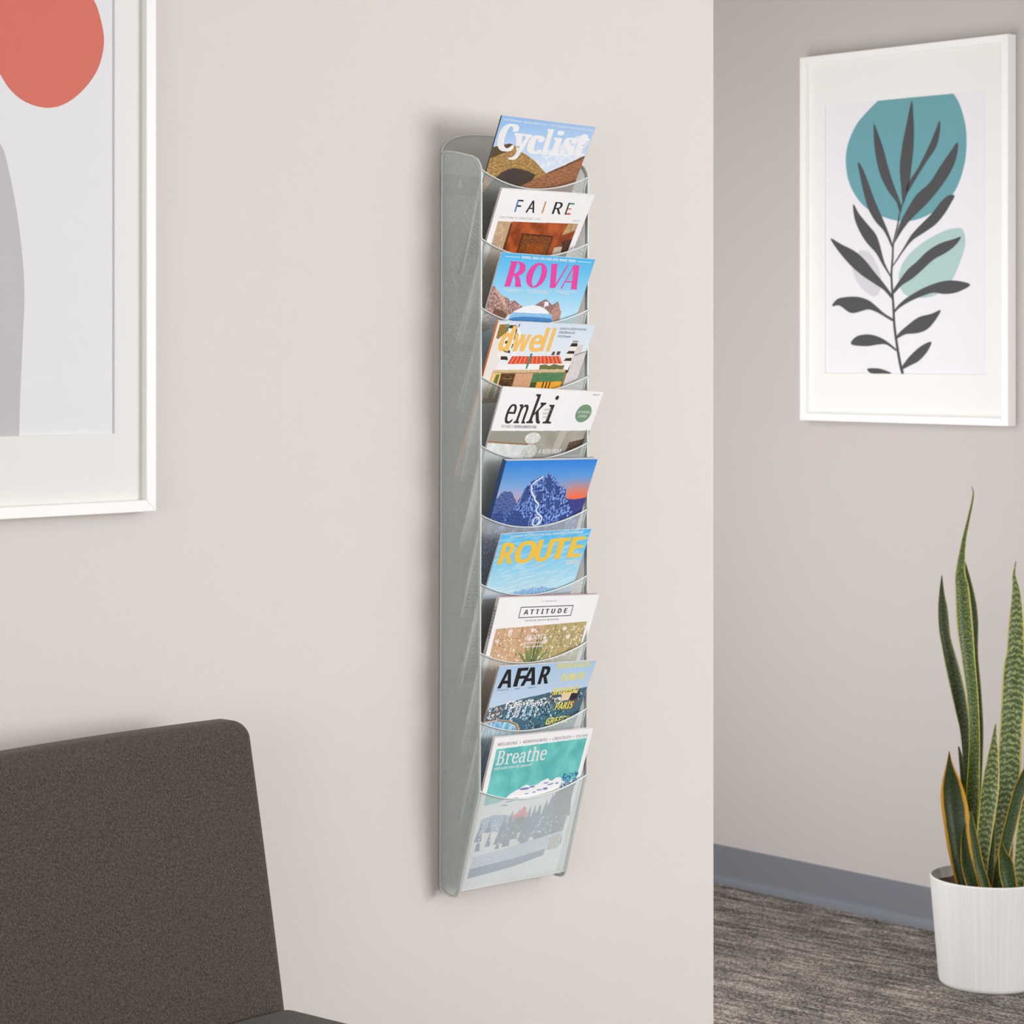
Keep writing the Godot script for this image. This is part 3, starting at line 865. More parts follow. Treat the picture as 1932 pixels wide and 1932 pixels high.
func magazines() -> void:
	var rng := RandomNumberGenerator.new(); rng.seed = 31
	var sans := font(false, false); var sansb := font(false, true); var ser := font(true, false); var serb := font(true, true)
	var Z := 0.0002
	var white := c8(246, 246, 246)
	var K := 1.6
	# 1 -- cycling: hills under a blue sky
	var h := 0.286
	var a := Art.new(224.6, 286, K, c8(150, 187, 224))
	a.fade(0, 95, c8(140, 180, 224), c8(206, 219, 234), 0.12)
	for q in [[200, 30, 22, 12], [180, 45, 26, 14], [150, 62, 30, 14], [205, 22, 12, 6], [190, 66, 26, 12], [130, 76, 24, 8]]: a.oval(q[0], q[1], q[2], q[3], c8(224, 230, 238), c8(198, 213, 232), 0.08)
	a.poly([0, 56, 12, 53, 22, 50, 37.7, 46.5, 50, 50, 56, 55, 70, 60, 88, 66, 106, 73, 125, 84, 142, 93, 138, 140, 0, 286], c8(134, 104, 60), c8(186, 152, 98), 0.09, 0.3, 1.3)
	a.poly([0, 56, 12, 53, 22, 50, 37, 46.5, 44, 50, 40, 60, 24, 66, 6, 74, 0, 76], c8(52, 44, 34), c8(120, 94, 56), 0.3, 0.5, 1.2)
	a.poly([14, 122, 23.9, 110, 36, 99, 50, 92, 62, 89, 80, 90, 100, 93, 118, 98, 112, 118, 80, 140, 0, 286, 0, 150], c8(60, 54, 48), c8(78, 66, 58), 0.2, 0.5)
	a.poly([70, 132, 88, 122, 147, 91.5, 165, 83, 181, 76, 220, 56, 225, 55, 225, 286, 20, 286], c8(126, 86, 58), c8(172, 120, 86), 0.07, 0.42, 1.4)
	a.line([150, 92, 182, 78, 225, 57], 1.6, c8(70, 50, 40))
	var s := sheet_for(h)
	s.of(white).text("Fred Whitton • Spain’s Mont Caro • Alex Dowsett • New Canyon Grail", ser, 4.6, 4, 220.8, 9.2, Z, h, 0.15, fat(0.12))
	for q in [["C", 4.6, 12.0, 47, 61.5], ["y", 40, 27, 82, 75], ["c", 77, 27, 114, 61], ["l", 113, 13, 131, 60], ["i", 134, 14, 159, 59.5], ["s", 159, 24.5, 192, 59], ["t", 190, 15, 222, 57]]:
		s.of(white).text(q[0], serb, q[1], q[2], q[3], q[4], Z, h, 0.0, fat(3.0 if q[0] in "clit" else 2.4))
	magazine(Vector3(2.7763, 1.8353, 0.1437), deg_to_rad(21.5), deg_to_rad(-1.63), 0.2246, h, 0.003, deg_to_rad(6.0), a, s, c8(70, 64, 56), c8(210, 210, 212), "cycling magazine with brown hills cover in topmost rack pocket")
	# 2 -- craft: white cover, rust-coloured room
	h = 0.286
	a = Art.new(220.4, 286, K, c8(240, 238, 236))
	a.poly([12.5, 58.7, 206.5, 57.2, 206.5, 262, 12.5, 262], c8(126, 58, 24), c8(180, 92, 44), 0.03, 0.03, 1.1)
	a.poly([12.5, 58.7, 43.5, 58.6, 47, 112, 40, 262, 12.5, 262], c8(186, 158, 122))
	a.poly([12.5, 63, 34, 63, 36, 112, 36, 262, 12.5, 262], c8(206, 184, 152), c8(176, 148, 116), 0.1, 0.1)
	a.poly([15, 84, 30, 82, 32, 118, 15, 126], c8(150, 118, 92), c8(210, 190, 168), 0.3, 0.3)
	a.poly([43, 62, 46.5, 62, 50, 112, 46, 240, 42, 240], c8(94, 56, 30))
	a.poly([78, 79, 156, 82, 156, 150, 80, 150], c8(74, 36, 16))
	a.poly([81.8, 81.2, 153.8, 84.7, 153.8, 150, 82, 150], c8(52, 32, 18), c8(176, 102, 40), 0.45, 0.3, 1.6)
	a.poly([98, 98, 140, 98, 138, 140, 100, 140], c8(200, 106, 36), c8(74, 40, 20), 0.35, 0.35, 1.8)
	a.poly([182, 59, 206.5, 58, 206.5, 70, 175.8, 80.5], c8(196, 170, 128), c8(160, 130, 92), 0.1, 0.1)
	a.poly([184, 92, 206.5, 86, 206.5, 262, 188, 262], c8(96, 60, 40), c8(60, 34, 22), 0.3, 0.05)
	a.poly([168, 104, 188, 102, 190, 120, 168, 122], c8(196, 182, 160))
	s = sheet_for(h)
	var dark := c8(34, 33, 34)
	var y0 := 18.0; var y1 := 40.6
	s.of(c8(60, 120, 196)).ink(PackedVector2Array([Vector2(43.2, y1), Vector2(46.4, y1), Vector2(46.4, y0), Vector2(43.2, y0)]), Z, h)
	for q in [[46.4, 18, 57, 20.9], [46.4, 28, 55, 30.9]]: s.of(dark).ink(PackedVector2Array([Vector2(q[0], q[1]), Vector2(q[2], q[1]), Vector2(q[2], q[3]), Vector2(q[0], q[3])]), Z, h)
	s.of(dark).text("A", sans, 69.5, y0, 90.5, y1, Z, h, 0.0, fat(0.5))
	s.of(c8(222, 150, 80)).ink(PackedVector2Array([Vector2(108, y1), Vector2(111.4, y1), Vector2(111.4, y0), Vector2(108, y0)]), Z, h)
	s.of(dark).text("R", sans, 133, y0, 154.5, y1, Z, h, 0.0, fat(0.5))
	s.of(dark).ink(PackedVector2Array([Vector2(164.6, y1), Vector2(167.8, y1), Vector2(167.8, y0), Vector2(164.6, y0)]), Z, h)
	for q in [[18, 21, 179.5, c8(52, 148, 128)], [28, 31, 176, c8(206, 144, 108)], [37.6, 40.6, 178.5, c8(206, 70, 70)]]:
		s.of(q[3]).ink(PackedVector2Array([Vector2(167.8, q[0]), Vector2(q[2], q[0]), Vector2(q[2], q[1]), Vector2(167.8, q[1])]), Z, h)
	s.of(c8(140, 138, 138)).text("C R A F T I N G   A   C R E A T I V E   L I F E", sans, 12.2, 49.5, 110.5, 53.5, Z, h)
	s.of(c8(150, 148, 148)).text("ISSUE 10", sans, 190, 50.3, 207, 52.8, Z, h)
	magazine(Vector3(2.775, 1.7116, 0.1452), deg_to_rad(23.5), deg_to_rad(-0.44), 0.2204, h, 0.0048, deg_to_rad(6.0), a, s, c8(206, 198, 194), c8(232, 230, 228), "craft magazine with four-colour title over rust-orange room photo")
	# 3 -- van life: mountains and a white dome
	a = Art.new(223.5, 286, K, c8(120, 190, 228))
	a.fade(0, 105, c8(84, 178, 226), c8(186, 220, 240), 0.0)
	a.fade(105, 286, c8(186, 220, 240), c8(210, 226, 240))
	a.poly([0, 61, 6, 60.5, 10, 68, 18, 70, 31, 78, 43, 80, 50, 86, 60, 84, 83.6, 95, 76, 104, 55, 112, 40, 130, 0, 150], c8(112, 84, 88), c8(212, 176, 158), 0.35, 0.14, 1.7)
	a.poly([6, 60.5, 12, 72, 22, 80, 34, 92, 46, 96, 38, 84, 28, 76, 16, 69], c8(224, 192, 172), c8(178, 138, 126), 0.4, 0.2, 1.4)
	a.poly([20, 100, 40, 104, 54, 112, 46, 126, 14, 126], c8(150, 110, 74), c8(70, 54, 56), 0.5, 0.3, 1.6)
	a.poly([112, 92, 120, 86, 134.3, 79.1, 142, 83, 152.5, 89.3, 158, 87, 164.3, 82.4, 170, 88, 175, 96, 181, 101, 183, 118, 170, 124, 150, 108, 128, 98], c8(120, 92, 96), c8(170, 134, 126), 0.3, 0.14, 1.4)
	a.poly([133, 84, 142, 84, 146, 91, 138, 92, 136, 98], c8(238, 234, 236))
	a.poly([164, 84, 172, 92, 181, 103, 182, 120, 166, 124, 156, 104], c8(200, 156, 140), c8(158, 116, 104), 0.5, 0.12, 1.2)
	a.oval(110, 150, 68, 58.5, c8(244, 243, 240))
	a.poly([64, 106, 160, 106, 178, 150, 170, 190, 50, 190, 42, 150], c8(158, 200, 228), c8(130, 180, 218), 0.08, 0.3)
	a.poly([56, 122, 66, 116, 84, 113.5, 124, 113, 164, 115, 174, 140, 170, 190, 50, 190], c8(84, 142, 190), c8(70, 124, 178), 0.1, 0.3)
	s = sheet_for(h)
	for q in [[10.2, 43.8], [182.1, 214.8]]: s.of(white).ink(PackedVector2Array([Vector2(q[0], 5.7), Vector2(q[1], 5.7), Vector2(q[1], 6.6), Vector2(q[0], 6.6)]), Z, h)
	s.of(white).text("RVING, VAN LIFE AND EPIC ROAD TRIPS", sansb, 48.6, 3.4, 177.2, 9.0, Z, h, 0.0, fat(0.1))
	var pink := c8(240, 74, 172)
	var rr := PackedVector2Array()
	for q in [Vector2(25, 14), Vector2(46, 14), Vector2(58, 16.5), Vector2(64, 22), Vector2(65, 29), Vector2(61, 35.5), Vector2(53, 39.5), Vector2(59, 45), Vector2(67, 59.6), Vector2(52, 59.6), Vector2(49.5, 50), Vector2(45, 41.5), Vector2(41, 39.5), Vector2(41, 35.5), Vector2(46.5, 34.5), Vector2(50.5, 30), Vector2(50, 21.5), Vector2(46, 17), Vector2(41, 17), Vector2(41, 60), Vector2(25.5, 60), Vector2(27.5, 57), Vector2(27.5, 17.5)]: rr.append(q)
	s.of(pink).ink(rr, Z, h)
	var oo := PackedVector2Array()
	for j in 41:
		var t := TAU * j / 40.0
		oo.append(Vector2(95 + 23.5 * cos(t), 36.5 - 23 * sin(t)))
	for j in 41:
		var t := TAU - TAU * j / 40.0
		oo.append(Vector2(95.5 + 9.2 * cos(t), 37 - 20.5 * sin(t)))
	s.of(pink).ink(oo, Z, h)
	var vv := PackedVector2Array([Vector2(119.5, 13.4), Vector2(138, 13.4), Vector2(137, 15.5), Vector2(146.3, 50), Vector2(160.5, 13.4), Vector2(163.5, 13.4), Vector2(147.5, 58), Vector2(135, 58), Vector2(122.5, 15.5)])
	s.of(pink).ink(vv, Z, h)
	var aa := PackedVector2Array([Vector2(176, 13.2), Vector2(189.5, 13.2), Vector2(201, 56), Vector2(203, 58.4), Vector2(186, 58.4), Vector2(186.5, 56), Vector2(184.2, 46), Vector2(168, 46.5), Vector2(165, 58.4), Vector2(161.5, 58.4)])
	s.of(pink).ink(aa, Z, h)
	var sky := c8(124, 196, 231)
	s.of(sky).ink(PackedVector2Array([Vector2(177, 20), Vector2(183.6, 43.4), Vector2(169, 44)]), Z + 0.0001, h)
	for q in [["FIND FREEDOM IN A", 25, 63.5, 73.9, 66.3], ["CLASS B RV", 33, 67, 65, 69.6], ["MYTH AND MYSTERY IN", 84, 62.8, 140, 65.8], ["THE SUPERSTITIONS", 88, 66.4, 137, 69.2], ["WORKING AWAY FROM", 151, 61.8, 201, 64.6], ["THE ROAD", 164, 65.4, 187, 68.4]]:
		s.of(white).text(q[0], sansb, q[1], q[2], q[3], q[4], Z, h)
	magazine(Vector3(2.7753, 1.6032, 0.1448), deg_to_rad(21.5), deg_to_rad(-1.73), 0.2235, h, 0.003, deg_to_rad(2.3), a, s, c8(206, 214, 218), c8(220, 224, 228), "travel magazine with magenta title on blue sky, third pocket down")
	# 4 -- home design: white tower, tiled roof
	a = Art.new(231.2, 286, K, c8(216, 226, 240))
	a.fade(0, 80, c8(208, 222, 240), c8(226, 231, 240))
	a.poly([0, 4, 30, 4, 27, 80, 20, 286, 0, 286], c8(228, 222, 216))
	a.poly([27, 6, 44, 6, 48, 19, 47, 61, 19, 66, 16, 40, 12, 32, 20, 7], c8(236, 232, 228))
	a.poly([5, 6, 22, 5, 26, 19, 11, 32, 5, 31], c8(70, 66, 40), c8(206, 160, 78), 0.4, 0.4, 1.8)
	a.poly([23, 5, 26, 4, 28, 18, 25, 18], c8(44, 122, 104))
	for q in [[28, 6, 44, 6, 46, 12, 27, 12], [29, 35, 35, 35, 35, 40, 29, 40], [46, 40, 49, 40, 48, 48, 46, 48], [59, 22, 64, 22, 64, 29, 59, 29], [61, 35, 63, 35, 63, 40, 59, 40], [29, 52, 45, 52, 47, 57, 32, 55], [28, 63, 42, 63, 47, 70, 29, 69], [45.5, 6, 48.5, 16, 48, 30, 46.5, 34], [49, 3, 51, 4, 51, 9, 49.5, 10], [60, 44, 64, 46, 62, 56, 60, 52]]: a.poly(q, c8(58, 44, 40))
	a.poly([48, 8, 60, 20, 66, 40, 62, 60, 52, 60], c8(238, 236, 234))
	for q in [[50, 18, 53, 24, 53, 34, 51, 34], [52, 42, 55, 45, 54, 54, 52, 54]]: a.poly(q, c8(64, 50, 46))
	a.poly([189, 30, 202, 30, 205, 78, 203, 90, 181, 90, 181, 73], c8(232, 226, 216))
	for q in [[188, 35, 202, 35, 203, 41, 185, 41], [186, 50, 201, 50, 201, 55, 182, 55], [185, 64, 199, 63, 200, 69, 181, 69], [193, 77, 206, 78, 203, 92, 191, 92]]: a.poly(q, c8(50, 42, 38))
	a.poly([189, 30, 202, 30, 202, 34, 188, 34], c8(160, 152, 146))
	a.poly([204, 38, 217, 37, 219, 52, 231, 49, 231, 286, 205, 286, 201, 61], c8(216, 212, 210), c8(204, 198, 196), 0.1, 0.1)
	a.line([203, 58, 231, 49.5], 1.2, c8(80, 72, 68))
	for q in [[148, 52, 154, 52, 154, 59, 146, 59], [159, 51, 167, 51, 166, 58, 158, 58]]: a.poly(q, c8(86, 72, 66))
	a.poly([54, 62.5, 168, 60, 181, 74, 48, 77], c8(214, 92, 62))
	for j in 26:
		var t := j / 25.0
		a.line([lerpf(56, 166, t), lerpf(63, 60.5, t), lerpf(50, 179, t), lerpf(76.5, 73.5, t)], 1.6, c8(238, 150, 118) if j % 2 else c8(176, 62, 42))
	a.poly([26, 78, 201, 74.5, 199, 86, 22, 90], c8(244, 242, 238))
	a.poly([126, 78, 140, 76, 150, 79, 160, 75, 176, 78, 187, 77, 187, 85, 128, 86], c8(58, 72, 32), c8(150, 150, 96), 0.6, 0.6, 1.6)
	a.poly([20, 88.5, 194, 85, 194, 90.5, 19, 93.5], c8(188, 164, 122), c8(220, 200, 160), 0.1, 0.8)
	a.poly([19, 93.5, 200, 90.5, 200, 140, 14, 150], c8(150, 116, 76))
	a.poly([20, 94, 40, 94, 40, 140, 16, 140], c8(228, 190, 130))
	a.poly([29, 97, 37, 96, 36, 140, 24, 140], c8(96, 120, 54))
	a.poly([40, 95, 73, 95, 73, 140, 43, 140], c8(112, 80, 50), c8(60, 42, 28), 0.1, 0.1)
	a.line([46, 104, 70, 104], 1.0, c8(206, 190, 160))
	a.poly([75, 94, 117, 93, 119, 200, 77, 200], c8(222, 186, 152), c8(186, 138, 106), 0.4, 0.4, 1.3)
	a.poly([117, 93, 193, 91, 195, 108, 117, 110], c8(70, 116, 82), c8(96, 136, 96), 0.06, 0.2)
	a.poly([117, 110, 195, 108, 190, 286, 119, 286], c8(70, 84, 40))
	a.poly([132, 109.5, 194, 108, 190, 286, 133, 286], c8(240, 166, 58))
	for x in [147.0, 155.0, 163.0]: a.poly([x, 109, x + 3, 109, x + 2, 200, x - 1, 200], c8(84, 46, 22))
	a.poly([96, 56, 100.5, 57, 98, 85, 94, 85], c8(40, 134, 118))
	s = sheet_for(h)
	var amber := c8(255, 204, 112)
	s.of(amber).text("d", sansb, 14, 7.4, 46.5, 54, Z, h, 0.12, fat(0.9))
	s.of(amber).text("w", sansb, 45, 22.0, 86, 53.5, Z, h, 0.06, fat(0.9))
	s.of(amber).text("e", sansb, 86, 21.6, 118, 53.5, Z, h, 0.05, fat(0.9))
	for x in [114.5, 130.0]: s.of(amber).ink(PackedVector2Array([Vector2(x + 1.5, 8), Vector2(x + 10.5, 8), Vector2(x + 9.5, 52), Vector2(x + 0.5, 52)]), Z, h)
	s.of(c8(50, 46, 50)).text("RADICAL RENOVATIONS", ser, 148.6, 6.5, 212.4, 10.3, Z, h)
	s.of(c8(50, 46, 50)).text("Bold Moves for", ser, 148.6, 13, 188.4, 17.6, Z, h, 0.12)
	s.of(c8(50, 46, 50)).text("Old Houses", ser, 147.8, 20.4, 180.4, 25, Z, h, 0.12)
	magazine(Vector3(2.768, 1.4869, 0.1442), deg_to_rad(21.0), deg_to_rad(-1.62), 0.2312, h, 0.0046, deg_to_rad(3.5), a, s, c8(246, 132, 56), c8(226, 224, 222), "home magazine with orange spine and lowercase amber title")
	# 5 -- architecture: white band over a pale room with two round lamps
	h = 0.288
	a = Art.new(243.8, 288, K, c8(243, 242, 240))
	a.poly([0, 79.5, 243.8, 75, 243.8, 288, 0, 288], c8(152, 148, 136), c8(172, 168, 156), 0.02, 0.02)
	a.poly([0, 79.5, 120, 78, 118, 101, 0, 97], c8(150, 148, 136))
	a.poly([0, 97.5, 98, 101.5, 98, 104.5, 0, 101], c8(150, 116, 88))
	a.poly([0, 101, 98, 104.5, 96, 288, 0, 288], c8(206, 212, 206), c8(226, 228, 224), 0.06, 0.06)
	a.poly([168, 77, 186, 77, 178, 120, 160, 120], c8(182, 178, 164))
	a.poly([200, 98, 240, 90, 240, 122, 196, 122], c8(60, 46, 38), c8(128, 104, 84), 0.2, 0.2)
	a.oval(104.6, 91, 19, 10.5, c8(226, 226, 220), c8(200, 200, 192), 0.12)
	a.oval(105.5, 116, 19, 13.5, c8(220, 220, 214), c8(190, 190, 182), 0.12)
	s = sheet_for(h)
	var ink := c8(50, 44, 44)
	s.of(ink).text("e", ser, 22.5, 30, 47, 65.5, Z, h, 0.1, fat(0.4))
	s.of(ink).text("n", ser, 47, 30, 78, 64.6, Z, h, 0.1, fat(0.4))
	s.of(ink).text("k", ser, 77.5, 10, 116, 64, Z, h, 0.1, fat(0.4))
	s.of(ink).text("ı", ser, 117, 28.4, 141.5, 63.5, Z, h, 0.1, fat(0.4))
	var dot := PackedVector2Array()
	for j in 20: dot.append(Vector2(134.6 + 4.2 * cos(TAU * j / 20), 15.1 + 4.2 * sin(TAU * j / 20)))
	s.of(ink).ink(dot, Z, h)
	s.of(c8(160, 158, 156)).text("THE HOME OF", sans, 20.5, 68.3, 50, 73.5, Z, h)
	s.of(c8(128, 126, 126)).text("DESIGN & ARCHITECTURE", sansb, 52, 68.0, 105.5, 73.2, Z, h)
	s.of(c8(186, 184, 182)).text("INSPIRING", sans, 112, 36, 130, 39.5, Z + 0.0001, h)
	s.of(c8(186, 184, 182)).text("MODERN", sans, 112, 43, 128, 46.5, Z + 0.0001, h)
	s.of(c8(186, 184, 182)).text("LIVING", sans, 113, 50, 126, 53.5, Z + 0.0001, h)
	var disc := PackedVector2Array()
	for j in 40: disc.append(Vector2(211.6 + 19.3 * cos(TAU * j / 40), 42.4 + 17.2 * sin(TAU * j / 40)))
	s.of(c8(120, 158, 124)).ink(disc, Z, h)
	s.of(white).text("SUSTAINABLE", sans, 196, 37.5, 227.5, 42, Z + 0.0001, h)
	s.of(white).text("LIVING", sans, 201, 45, 222, 50, Z + 0.0001, h)
	s.of(c8(90, 88, 88)).text("Volume 49", ser, 219, 4.8, 236, 7.2, Z, h, 0.15)
	s.of(white).text("A NEW YEAR", sansb, 128, 111.5, 188, 120, Z, h, 0.15)
	magazine(Vector3(2.78, 1.3755, 0.1421), deg_to_rad(19.0), deg_to_rad(-2.93), 0.2438, h, 0.0042, deg_to_rad(5.0), a, s, c8(214, 206, 204), c8(212, 206, 200), "white interiors magazine with lowercase black title and round green badge")
	# 6 -- thick book: blue peak at dusk
	h = 0.28
	a = Art.new(218, 280, K, c8(60, 130, 205))
	a.fade(0, 80, c8(52, 130, 212), c8(176, 190, 214), 0.0)
	for y in range(int(30 * K), int(80 * K)):
		for x in range(int(120 * K), int(218 * K)):
			var t := clampf((y / K - 34) / 36.0, 0, 1) * clampf((x / K - 120) / 60.0, 0, 1)
			a.im.set_pixel(x, y, a.im.get_pixel(x, y).lerp(c8(232, 116, 84), t))
	for y in range(int(50 * K), int(82 * K)):
		for x in range(0, int(60 * K)):
			a.im.set_pixel(x, y, a.im.get_pixel(x, y).lerp(c8(206, 152, 170), clampf((y / K - 50) / 30.0, 0, 1) * 0.8))
	a.poly([120, 76, 160, 74, 190, 77, 218, 74, 218, 280, 100, 280], c8(56, 62, 124), c8(70, 76, 140), 0.06, 0.3)
	a.poly([0, 70, 3.4, 67, 8, 60, 14.6, 56, 22, 58, 30, 57, 35.6, 61, 40, 68, 46.4, 73, 50, 80, 40, 130, 0, 200], c8(38, 48, 90), c8(120, 146, 204), 0.5, 0.3, 1.6)
	a.poly([30, 110, 46, 92, 54, 72, 62, 52, 70, 40, 80, 36, 94.5, 29, 102, 30, 109.8, 24.5, 118, 30, 126, 33, 130, 38, 140, 46, 150, 52, 156, 50, 162, 58, 166, 70, 178, 84, 192, 98, 205, 112, 218, 130, 218, 280, 0, 280, 0, 140], c8(34, 52, 112), c8(140, 170, 226), 0.17, 0.12, 1.7)
	for q in [[60, 60, 70, 50, 78, 64, 70, 78, 58, 82], [104, 36, 112, 32, 130, 54, 126, 66, 112, 52], [128, 46, 140, 50, 150, 66, 140, 66], [36, 104, 60, 92, 74, 104, 70, 124, 40, 140], [92, 62, 104, 58, 110, 74, 98, 84], [120, 74, 132, 78, 136, 94, 124, 90], [72, 110, 90, 106, 94, 124, 70, 134], [0, 100, 20, 92, 34, 112, 10, 140], [140, 78, 150, 76, 160, 94, 150, 96], [166, 104, 180, 110, 186, 130, 168, 128]]: a.poly(q, c8(28, 34, 66), c8(86, 116, 186), 0.5, 0.35, 2.2)
	var path := [97, 30, 92, 34, 86, 38, 80, 42, 76, 46, 75, 50, 79, 54, 78, 58, 84, 64, 90, 70, 94, 76, 103, 82, 106, 86, 102, 92, 105, 98, 114, 104, 122, 109, 122, 116, 116, 124]
	a.line(path, 3.6, c8(170, 190, 232))
	a.line(path, 2.0, c8(250, 250, 255))
	var ring := []
	for j in 25: ring.append_array([110 + 8 * cos(TAU * j / 24), 116 + 8 * sin(TAU * j / 24)])
	a.line(ring, 2.6, c8(246, 246, 250))
	s = sheet_for(h)
	magazine(Vector3(2.7878, 1.2495, 0.1423), deg_to_rad(20.5), deg_to_rad(-1.09), 0.218, h, 0.0105, deg_to_rad(2.0), a, s, c8(44, 74, 128), c8(30, 60, 120), "thick blue paperback with snowy peak and lightning-white trail cover")
	# 7 -- road trips: wispy sky
	h = 0.286
	a = Art.new(212, 286, K, c8(110, 190, 230))
	a.fade(0, 115, c8(86, 182, 232), c8(192, 224, 244))
	var nz := a.noise
	for y in range(0, int(116 * K)):
		for x in range(0, int(212 * K)):
			var t := clampf(nz.get_noise_2d((x + y * 0.5) / K * 0.022, (y + x * 0.16) / K * 0.14) * 1.3, 0, 0.4)
			a.im.set_pixel(x, y, a.im.get_pixel(x, y).lerp(c8(226, 240, 250), t))
	a.fade(115, 286, c8(170, 208, 236), c8(120, 160, 190))
	a.poly([40, 124, 62, 116, 72, 113, 80, 114, 90, 110, 100, 112, 111, 108, 122, 110, 132, 107, 145, 111, 152, 113, 160, 112, 180, 118, 180, 140, 40, 140], c8(62, 136, 200), c8(222, 236, 246), 0.35, 0.5, 1.6)
	a.rect(0, 124, 212, 286, c8(80, 120, 140))
	s = sheet_for(h)
	var sun := c8(255, 210, 78)
	s.of(white).text("THE MAGAZINE THAT CELEBRATES ROAD TRAVEL, VINTAGE AMERICANA AND ROUTE 66", sansb, 20.2, 3.0, 193.2, 8.0, Z, h)
	s.of(sun).text("R", sansb, 8.7, 17, 43.5, 57.5, Z, h, 0.0, fat(0.9))
	s.of(sun).text("O", sansb, 43.6, 15.5, 92.5, 58.5, Z, h, 0.0, fat(0.9))
	s.of(sun).text("U", sansb, 92, 15.5, 130.5, 58, Z, h, 0.0, fat(0.9))
	s.of(sun).text("T", sansb, 127, 14.5, 169, 55.5, Z, h, 0.0, fat(0.9))
	s.of(sun).text("E", sansb, 172, 14.2, 205, 54.8, Z, h, 0.0, fat(0.9))
	s.of(white).text("Magazine", sansb, 175, 58.5, 207.5, 71.5, Z, h, 0.1)
	s.of(white).text("December/January 2020", ser, 90.3, 63.8, 123.9, 67.2, Z, h, 0.1, fat(0.1))
	magazine(Vector3(2.7762, 1.1256, 0.1438), deg_to_rad(22.5), deg_to_rad(-0.4), 0.212, h, 0.0032, deg_to_rad(1.5), a, s, c8(214, 220, 224), c8(214, 218, 222), "road trip magazine with yellow capitals on pale blue sky cover")
	# 8 -- interiors: white cover with boxed title over floral boards
	h = 0.286
	a = Art.new(240.6, 286, K, c8(240, 238, 236))
	a.poly([9.4, 56.7, 227.4, 50.3, 227.4, 262, 9.4, 262], c8(206, 172, 140), c8(194, 158, 124), 0.05, 0.02)
	a.poly([128, 53.2, 227.4, 50.3, 227.4, 262, 124, 262], c8(184, 168, 122), c8(170, 156, 112), 0.05, 0.02)
	for q in [72.0, 100.0, 126.0, 152.0, 176.0, 200.0]: a.line([q, 53, q - 2, 200], 0.8, c8(128, 98, 62))
	a.line([9, 77, 227, 72], 0.5, c8(150, 116, 82))
	a.specks(12, 58, 226, 130, 230, 3.0, [c8(244, 236, 220), c8(236, 214, 190), c8(232, 200, 180), c8(250, 246, 236)], rng)
	a.specks(12, 56, 226, 130, 180, 1.8, [c8(112, 108, 76), c8(140, 134, 96), c8(96, 92, 64)], rng)
	for q in [[45, 62], [98, 62], [96, 78], [136, 84], [176, 62], [190, 78]]: a.oval(q[0], q[1], 5, 4, c8(240, 200, 188), c8(250, 230, 222), 0.8)
	for q in [[112, 126, 104, 90, 108, 88], [108, 126, 94, 100, 90, 92], [116, 126, 116, 80, 120, 80], [120, 126, 132, 92, 136, 92], [104, 126, 82, 106, 76, 102], [118, 126, 112, 96, 116, 92], [124, 126, 146, 104, 150, 106], [110, 126, 100, 104, 104, 100], [122, 126, 124, 94, 128, 92]]:
		a.line(q.slice(0, 4), 4.2, c8(62, 84, 42)); a.line(q, 2.4, c8(126, 150, 92))
	a.line([114, 126, 115, 76], 1.6, c8(54, 36, 24)); a.line([120, 126, 122, 78], 1.6, c8(54, 36, 24))
	s = sheet_for(h)
	for q in [[55.7, 18.0, 183, 19.4], [55.7, 36.9, 183, 38.3], [55.7, 18, 57.1, 38.3], [181.6, 18, 183, 38.3]]:
		s.of(dark).ink(PackedVector2Array([Vector2(q[0], q[1]), Vector2(q[2], q[1]), Vector2(q[2], q[3]), Vector2(q[0], q[3])]), Z, h)
	s.of(dark).text("A T T I T U D E", sansb, 66, 23.4, 170, 32.3, Z, h)
	s.of(c8(90, 88, 86)).text("I N T E R I O R   D E S I G N   M A G A Z I N E", sansb, 74, 42.3, 155.5, 45, Z, h)
	s.of(c8(130, 128, 126)).text("277 – MAY/JUNE 2019", sans, 101.5, 7.8, 139, 10.2, Z, h)
	s.of(white).text("ROOTS", ser, 86, 70, 137, 80, Z, h, 0.12, fat(0.2))
	s.of(white).text("Branches and living", ser, 82, 83.5, 138, 88, Z, h, 0.12, fat(0.2))
	s.of(white).text("Design that grows", ser, 84, 91, 134, 95.5, Z, h, 0.12, fat(0.2))
	var m8 := magazine(Vector3(2.7788, 1.0168, 0.1348), deg_to_rad(16.5), deg_to_rad(-2.77), 0.2406, h, 0.0075, deg_to_rad(2.5), a, s, c8(216, 206, 202), c8(182, 70, 62), "white interiors magazine with boxed black title over floral boards")
	var sb := MB.new()
	sb.text("A T T I T U D E", sansb, 0, 0, 48, 3.0, 0.0, 0.0)
	for q in [[-4, -1.2, 52, -0.7], [-4, 3.7, 52, 4.2], [-4, -1.2, -3.4, 4.2], [51.4, -1.2, 52, 4.2]]: sb.ink(PackedVector2Array([Vector2(q[0], q[1]), Vector2(q[2], q[1]), Vector2(q[2], q[3]), Vector2(q[0], q[3])]), 0.0, 0.0)
	var st := obj("lettering", sb, mat("spine_ink", c8(70, 66, 66), 0.5), m8.get_node("spine"))
	st.basis = Basis(Vector3(0, -1, 0), Vector3(0, 0, 1), Vector3(-1, 0, 0))
	st.position = Vector3(-0.0006, h - 0.022, -0.0023)
	# 9 -- travel: seaside city
	h = 0.286
	a = Art.new(232.7, 286, K, c8(178, 202, 226))
	a.fade(0, 80, c8(170, 198, 224), c8(196, 212, 230))
